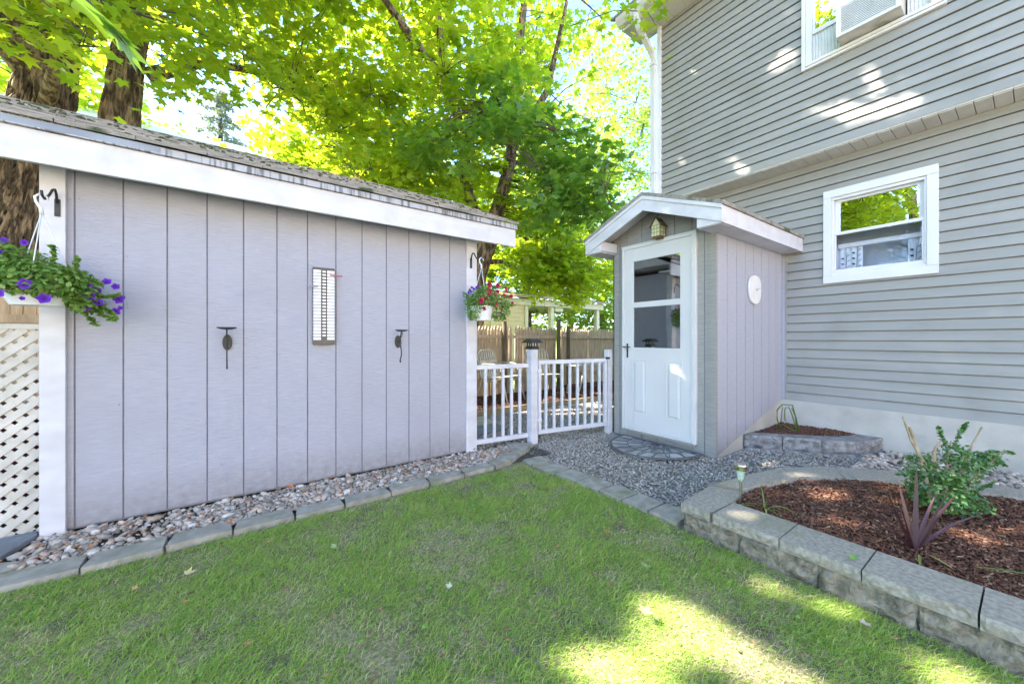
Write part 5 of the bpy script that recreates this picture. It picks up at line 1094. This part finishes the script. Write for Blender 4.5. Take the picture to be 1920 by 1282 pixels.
def tree(name, label, base, trunks, blobs, limbs=(), nlimb=14, leafsize=(.09, .15), per=24, m='leaf', cond=None, cr=.42, shape=SIMPLE, flat=.45, cat='tree', twigs=True, limb_r=.07, seg=28, bamp=.09, grp=None, amp=.09, hang=.0, dens=.09):
    t = thing(name, label, cat, base, grp); s = MB(); skel = []
    for pts, rad in trunks:
        for p, r in bark_tube(s, pts, rad, seg, bamp, dens)[::2]: skel.append((np.array(p[:]), r))
    for pts, rad in limbs:
        s.tube(pts, rad, 9)
        for i in range(len(pts)-1):
            for q in np.linspace(0, 1, 5): skel.append((np.array(pts[i])*(1-q)+np.array(pts[i+1])*q, rad[i]*.8))
    C = []
    for (c, r, n) in blobs:
        d = unit(RNG.normal(0, 1, (n, 3))); C.append(np.array(c)+d*np.array(r)*(RNG.random((n, 1))**.45))
    C = np.concatenate(C)
    if cond is not None: C = C[cond(C)]
    SP = np.array([q[0] for q in skel]); SR = [q[1] for q in skel]
    if nlimb and len(C):
        idx = RNG.choice(len(C), min(nlimb, len(C)), replace=False)
        for j in idx:
            e = C[j]; cand = SP[:, 2] < e[2]+.3; w_ = np.linalg.norm(SP-e, axis=1)+np.where(cand, 0, 5)+RNG.random(len(SP))*.6; i0 = int(np.argmin(w_)); p0 = SP[i0]; d = e-p0; L = np.linalg.norm(d)
            r0 = min(SR[i0]*.6, limb_r*(.4+L/5)); pts = []
            for q in np.linspace(0, 1, 8): pts.append(p0+d*q+np.array([0, 0, 1])*L*.14*math.sin(math.pi*q)+RNG.normal(0, .035*L, 3)*math.sin(math.pi*q)*.5)
            s.tube(pts, list(np.linspace(r0, .012, 8)), 7)
            add = [(p, r0*(1-.8*i/8)) for i, p in enumerate(pts)]; SP = np.concatenate([SP, np.array([a[0] for a in add[1:]])]); SR += [a[1] for a in add[1:]]
    s.build('trunk', 'bark', t)
    if twigs:
        s2 = MB()
        for e in C:
            if RNG.random() > twigs: continue
            w_ = np.linalg.norm(SP-e, axis=1); i0 = int(np.argmin(w_)); p0 = SP[i0]; d = e-p0; L = np.linalg.norm(d)
            if L < .08 or L > 3.2: continue
            mid = p0+d*.5+np.array([0, 0, .08*L])+RNG.normal(0, .05*L, 3); s2.tube([p0, mid, e], [.006+.006*L, .005+.002*L, .003], 4, cap=False)
        s2.build('branches', 'twig', t)
    n = len(C)*per; ci = np.repeat(C, per, 0); d = unit(RNG.normal(0, 1, (n, 3))); rad = cr*(RNG.random((n, 1))**.5)*np.repeat(RNG.uniform(.6, 1.3, len(C)), per)[:, None]
    P = ci+d*rad*np.array([1, 1, flat]); P[:, 2] -= hang*rad[:, 0]
    k = carve(P)
    if cond is not None: k &= cond(P)
    P = P[k]; d = d[k]; n = len(P); out = d*np.array([1, 1, .2])
    N = unit(np.array([0, 0, 1.0])+RNG.normal(0, .42, (n, 3))); D = unit(out+RNG.normal(0, .45, (n, 3))+np.array([0, 0, -.45]))
    col = np.clip(RNG.random(n)*.75+np.repeat(RNG.random(len(C)), per)[k]*.4-.08, 0, 1)
    leaves('crown', P, N, D, RNG.uniform(*leafsize, n), m, t, shape, fold=.18, rnd=col)
    return t
def fdep(P): return P@CF
def scr(P): f = np.maximum(P@CF, .05); return (P@CR)/f, (P[:, 2]-1.15)/f
# clear air: no leaves in front of the shed, the house wall and the gate
def clear_left(P):
    u, v = scr(P); f = fdep(P); infr = (f > 0) & (np.abs(u) < 1.42) & (v < .94)
    show = (u > -1.14) & (u < -.95) & (v > .58) & (v < .80)
    return ~infr | ((P[:, 1] > 4.6) & (u < -.60) & (P[:, 2] > 3.2) & ~show)
def clear_main(P):
    u, v = scr(P); lowY = np.where(P[:, 0] < 5.0, np.maximum(.665*P[:, 0], 3.5), np.maximum(.665*P[:, 0], 3.7))
    infr = (np.abs(u) < 1.42) & (v < .94) & (fdep(P) > 0)
    sky_gap = infr & (u > -1.02) & (u < -.60) & (v > .30) & (v < .72) & (np.sin(P[:, 0]*2.1+P[:, 2]*1.7)+np.sin(P[:, 0]*5.1-P[:, 2]*3.3)*.6 > .25)
    hole = infr & (u > -.10) & (u < .02) & (v > .30) & (v < .52) & (fdep(P) < 8.3)
    shedtop = hole | (infr & (P[:, 1] < 5.9) & (P[:, 0] < 2.6))
    return (P[:, 1] > lowY) & ~sky_gap & ~shedtop
tree('maple_tree', 'huge maple with deeply furrowed trunk rising behind the lattice', (-2.55, 7.6, 0),
     [([(-2.80, 8.7, -.1), (-2.78, 8.7, 1.0), (-2.76, 8.72, 2.6), (-2.55, 8.6, 3.8), (-2.38, 8.46, 5), (-2.25, 8.4, 8), (-2.6, 8.2, 11)], [.72, .54, .46, .37, .31, .26, .15])],
     [((-3.2, 6.6, 8.2), (4.8, 4.0, 4.0), 880), ((-5.8, 3.2, 6.6), (2.6, 3.4, 3.0), 300), ((-1.6, 5.6, 4.6), (1.3, .9, .7), 34), ((-.9, 6.3, 5.0), (1.4, 1.2, 1.0), 40), ((-3.0, 3.8, 8), (3, 2.2, 2.2), 130), ((-4.8, 5.4, 6.6), (2.5, 2.2, 1.5), 240), ((-5.6, 6.4, 6.6), (1.6, 1.4, 1.2), 90), ((-1.4, 6.4, 7.2), (1.3, 1.1, .9), 110), ((.6, 2.8, 6.6), (.9, .9, .5), 30)],  # some clumps out of view were added to block sun on lawn and door
     limbs=[([(-2.45, 8.5, 4.4), (-1.9, 7.2, 4.9), (-1.5, 6.0, 4.75), (-1.1, 5.4, 4.5)], [.09, .06, .04, .015]), ([(-2.4, 8.45, 5), (-3.4, 6.8, 6.4), (-4.4, 5, 7.4), (-5.6, 3.6, 7.6)], [.28, .2, .12, .05])],
     nlimb=22, per=25, cond=clear_left, leafsize=(.08, .135), twigs=.6, seg=150, bamp=.16, dens=.05)
tree('maple_tree', 'second maple with dark straight trunk behind the shed ridge', (-1.2, 8.3, 0),
     [([(-1.28, 8.1, -.1), (-1.45, 8.2, 2.5), (-1.62, 8.42, 4.6), (-1.53, 8.38, 5.6), (-1.2, 8.4, 8.5), (-.8, 8.6, 11)], [.34, .30, .235, .21, .17, .1])],
     [((-.4, 8.8, 8.4), (3.2, 2.6, 2.8), 260), ((.3, 8.2, 5.6), (1.3, 1.2, 1.0), 50), ((-1.3, 7.9, 5.9), (.9, .8, .5), 14)],
     limbs=[([(-1.3, 8.35, 5.4), (-.6, 8.3, 5.9), (.2, 8.2, 6.0), (.9, 8.2, 5.7)], [.12, .08, .05, .02])],
     nlimb=9, per=26, cond=clear_main, twigs=.7, seg=110, bamp=.15, dens=.06)
tree('maple_tree', 'large twin-stemmed maple standing behind the stockade fence', (4.25, 7.6, 0),
     [([(4.05, 7.55, -.1), (4.25, 7.55, 1.6), (4.30, 7.55, 2.6), (4.62, 7.4, 3.5)], [.33, .29, .28, .25]),
      ([(4.60, 7.4, 3.4), (4.75, 7.2, 4.2), (4.95, 7.0, 5.2), (5.0, 6.9, 7), (5.3, 6.7, 10)], [.21, .17, .13, .11, .06]),
      ([(4.55, 7.45, 3.3), (4.15, 7.6, 4.5), (4.1, 7.7, 5.8), (3.7, 7.8, 7.2), (3.4, 8, 10)], [.19, .15, .13, .11, .06])],
     [((3.4, 7.6, 8.8), (4.3, 3.0, 3.2), 520), ((3.0, 8.6, 5.6), (3.0, 1.5, 1.7), 230), ((6.4, 7.6, 4.9), (2.0, 1.5, 2.3), 130), ((1.9, 8.6, 4.4), (1.2, 1.0, .9), 60), ((7.0, 7.2, 3.0), (1.3, 1.0, .85), 50), ((5.2, 9.3, 3.6), (2.6, 1.0, 1.3), 70), ((.9, 4.7, 8.8), (2.0, 2.6, 2.6), 420), ((0, 2.6, 6.9), (1.2, 1.5, .9), 90), ((3.6, 5.8, 5.8), (1.5, .8, .9), 34), ((5.9, 6.5, 2.75), (1.2, .5, .5), 36), ((4.0, 7.0, 4.6), (1.5, .5, 1.0), 40), ((5.3, 6.7, 3.9), (1.2, .5, .9), 34), ((2.4, 7.0, 4.2), (1.2, .6, .7), 30), ((8.0, 7.2, 2.9), (1.2, .7, .6), 30), ((5.5, 6.3, 2.45), (1.0, .4, .40), 26), ((6.1, 6.9, 2.15), (1.1, .4, .35), 22)],  # includes overhead clumps added out of view to shade the house wall
     limbs=[([(4.3, 7.5, 2.9), (4.9, 7.2, 2.95), (5.5, 7.0, 2.65), (5.9, 6.9, 2.7)], [.07, .055, .04, .02]), ([(4.1, 7.7, 5.0), (3.2, 7.5, 4.8), (2.5, 7.4, 4.3), (1.9, 7.4, 3.9)], [.09, .05, .035, .02]),
            ([(3.7, 7.8, 7), (2.6, 7.2, 7.2), (1.4, 6.6, 7.6)], [.10, .08, .03]), ([(4.95, 7.0, 5.4), (5.2, 6.0, 6.4), (5.0, 5.2, 7.6)], [.10, .07, .03])],
     nlimb=30, per=25, cond=clear_main, twigs=.75, seg=70, bamp=.13)
CF = np.array([.5807, .814, 0]); CR = np.array([.814, -.5807, 0])
def clear_near(P):
    f = P@CF; u = (P@CR)/f; v = (P[:, 2]-1.15)/f; hole = (u > -.10) & (u < .02) & (v > .30) & (v < .52)
    return (P[:, 1] > np.maximum(.64*P[:, 0]-.0, 3.9)) & (P[:, 2] > 2.15) & ~hole
tree('maple_tree', 'shaded blue-green maple bough hanging low before the twin-stemmed tree', (4.6, 6.0, 0),
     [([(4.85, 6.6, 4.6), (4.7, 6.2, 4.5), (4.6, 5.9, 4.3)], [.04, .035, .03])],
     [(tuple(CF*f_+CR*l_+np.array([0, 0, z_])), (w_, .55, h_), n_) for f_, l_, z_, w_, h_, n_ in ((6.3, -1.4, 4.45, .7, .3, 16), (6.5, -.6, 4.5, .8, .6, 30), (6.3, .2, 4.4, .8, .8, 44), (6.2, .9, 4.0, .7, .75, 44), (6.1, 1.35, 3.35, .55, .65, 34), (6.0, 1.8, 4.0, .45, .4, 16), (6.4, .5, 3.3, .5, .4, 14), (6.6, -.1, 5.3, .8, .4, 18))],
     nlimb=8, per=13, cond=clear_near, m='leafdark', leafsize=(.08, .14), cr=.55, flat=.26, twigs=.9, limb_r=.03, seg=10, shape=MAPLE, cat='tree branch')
tree('maple_tree', 'yellow-green maple growing between the house corner and the big maple', (8.6, 10.4, 0),
     [([(10.0, 13.0, -.1), (10.0, 13.0, 3), (10.1, 13, 6), (10, 13, 11)], [.3, .26, .2, .06])],
     [((10.4, 12.8, 6.2), (3.2, 2.0, 5.0), 420), ((13.4, 10.9, 8.6), (3.2, 2.2, 7.0), 480)], nlimb=12, per=24, m='leafyellow', cond=clear_main, leafsize=(.09, .15), cr=.55, twigs=.4)
def far(name, label, c, r, n, m='leafyellow', ls=(.16, .28), th=.25, per=22, cr=.8, z0=-.1):
    return tree(name, label, (c[0], c[1], 0), [([(c[0], c[1], z0), (c[0]+.2, c[1], c[2]*.6), (c[0], c[1]+.2, c[2]*1.3)], [th, th*.8, th*.3])], [(c, r, n)], nlimb=8, per=per, m=m, cond=clear_main, leafsize=ls, cr=cr, twigs=.3, seg=16)
far('tree', 'tall bright green tree behind the white house gap', (3.2, 17.5, 7.5), (4.6, 2.6, 5.6), 420, 'leaf')
far('tree', 'yellow-green tree behind the porch building', (9.0, 17, 4.6), (4.8, 2.2, 5.4), 400)
far('tree', 'golden-green small tree beyond the porch columns', (15.5, 13.5, 2.6), (3.2, 1.9, 3.0), 240, ls=(.12, .2))
far('tree', 'tall yellow-leaved tree behind the house corner', (17.5, 18, 7), (5.0, 3, 6.6), 330)
far('tree', 'bright tree beyond the huge maple at the left', (-7.5, 15.5, 8.5), (4.2, 2.4, 4.4), 200, 'leaf')
far('tree', 'green tree out beyond the lattice side yard', (-9.5, 7.5, 5.5), (3.0, 3.4, 4.6), 260, 'leaf')
far('tree', 'leafy tree left of the yard mirrored in the windows', (-8.5, 2.4, 5.6), (2.4, 3.4, 4.6), 420, 'leaf')
far('tree', 'broad tree further left of the yard mirrored in the windows', (-14, 4.5, 7.5), (2.4, 6.0, 7.0), 520, 'leaf')
far('tree', 'pale green tree behind the white house roof', (-5.5, 22.5, 9.5), (3.8, 2.4, 5.5), 280, 'leaf')
far('shrub', 'low sunlit bush under the porch roof', (11.5, 16.5, 1.4), (3.8, 1.2, 1.3), 120, ls=(.1, .18), th=.06)
# spruce far behind
sp_ = thing('spruce_tree', 'sparse grey-green spruce top far behind the shed roof', 'tree', (-1.1, 25.4, 0))
s = MB(); s.tube([(-1.1, 25.4, 0), (-1.1, 25.4, 9), (-1.1, 25.4, 14.5)], [.35, .2, .02], 8); s.build('trunk', 'twig', sp_)
P = []; D = []
for i in range(46):
    z = 8.5+6*(i/46); L = (14.8-z)*.36+.2; a = i*2.4
    for q in np.linspace(.15, 1, 16):
        for k in range(7): P.append((-1.1+math.cos(a)*L*q+RNG.normal(0, .10), 25.4+math.sin(a)*L*q+RNG.normal(0, .10), z-q*.25*L+RNG.normal(0, .09))); D.append((math.cos(a), math.sin(a), -.2))
P = np.array(P); leaves('foliage', P, RNG.normal(0, 1, (len(P), 3)), np.array(D)+RNG.normal(0, .5, (len(P), 3)), RNG.uniform(.10, .2, len(P)), 'conifer', sp_, OVAL)

# hanging near sprigs
def sprig(label, pts, n, ls, m, spread=.12, shape=MAPLE, dirv=(0, 0, -1), nrm=(0, -.3, 1), jit=.35):
    t = thing('leafy_twig', label, 'twig', tuple(pts[0])); s = MB(); s.tube(pts, [.006]*(len(pts)-1)+[.003], 5); s.build('stem', 'twig', t)
    q = np.array(pts); L = RNG.uniform(0, len(q)-1.001, n); P = np.array([q[int(a)]+(q[int(a)+1]-q[int(a)])*(a % 1) for a in L])+RNG.normal(0, spread, (n, 3))
    leaves('leaves', P, np.array([nrm])+RNG.normal(0, jit, (n, 3)), np.array([dirv])+RNG.normal(0, jit*1.2, (n, 3)), RNG.uniform(*ls, n), m, t, shape, fold=.2)
sprig('shaded maple twig reaching across the white downspout', [(4.35, 4.2, 3.72), (4.5, 3.7, 3.66), (4.62, 3.42, 3.60), (4.70, 3.22, 3.50)], 16, (.06, .09), 'leafdark', .07)
sprig('green twig hanging beside the roof gutter', [(4.1, 4.2, 6.0), (4.3, 3.5, 5.85), (4.35, 3.0, 5.5), (4.33, 2.85, 5.2)], 75, (.07, .11), 'leaf', .17)
sprig('bright maple twig hanging over the lattice end of the roof', [(-2.2, 5.4, 4.7), (-1.7, 4.9, 4.25), (-1.2, 4.6, 3.75), (-.75, 4.5, 3.45)], 120, (.07, .10), 'leaf', .20)
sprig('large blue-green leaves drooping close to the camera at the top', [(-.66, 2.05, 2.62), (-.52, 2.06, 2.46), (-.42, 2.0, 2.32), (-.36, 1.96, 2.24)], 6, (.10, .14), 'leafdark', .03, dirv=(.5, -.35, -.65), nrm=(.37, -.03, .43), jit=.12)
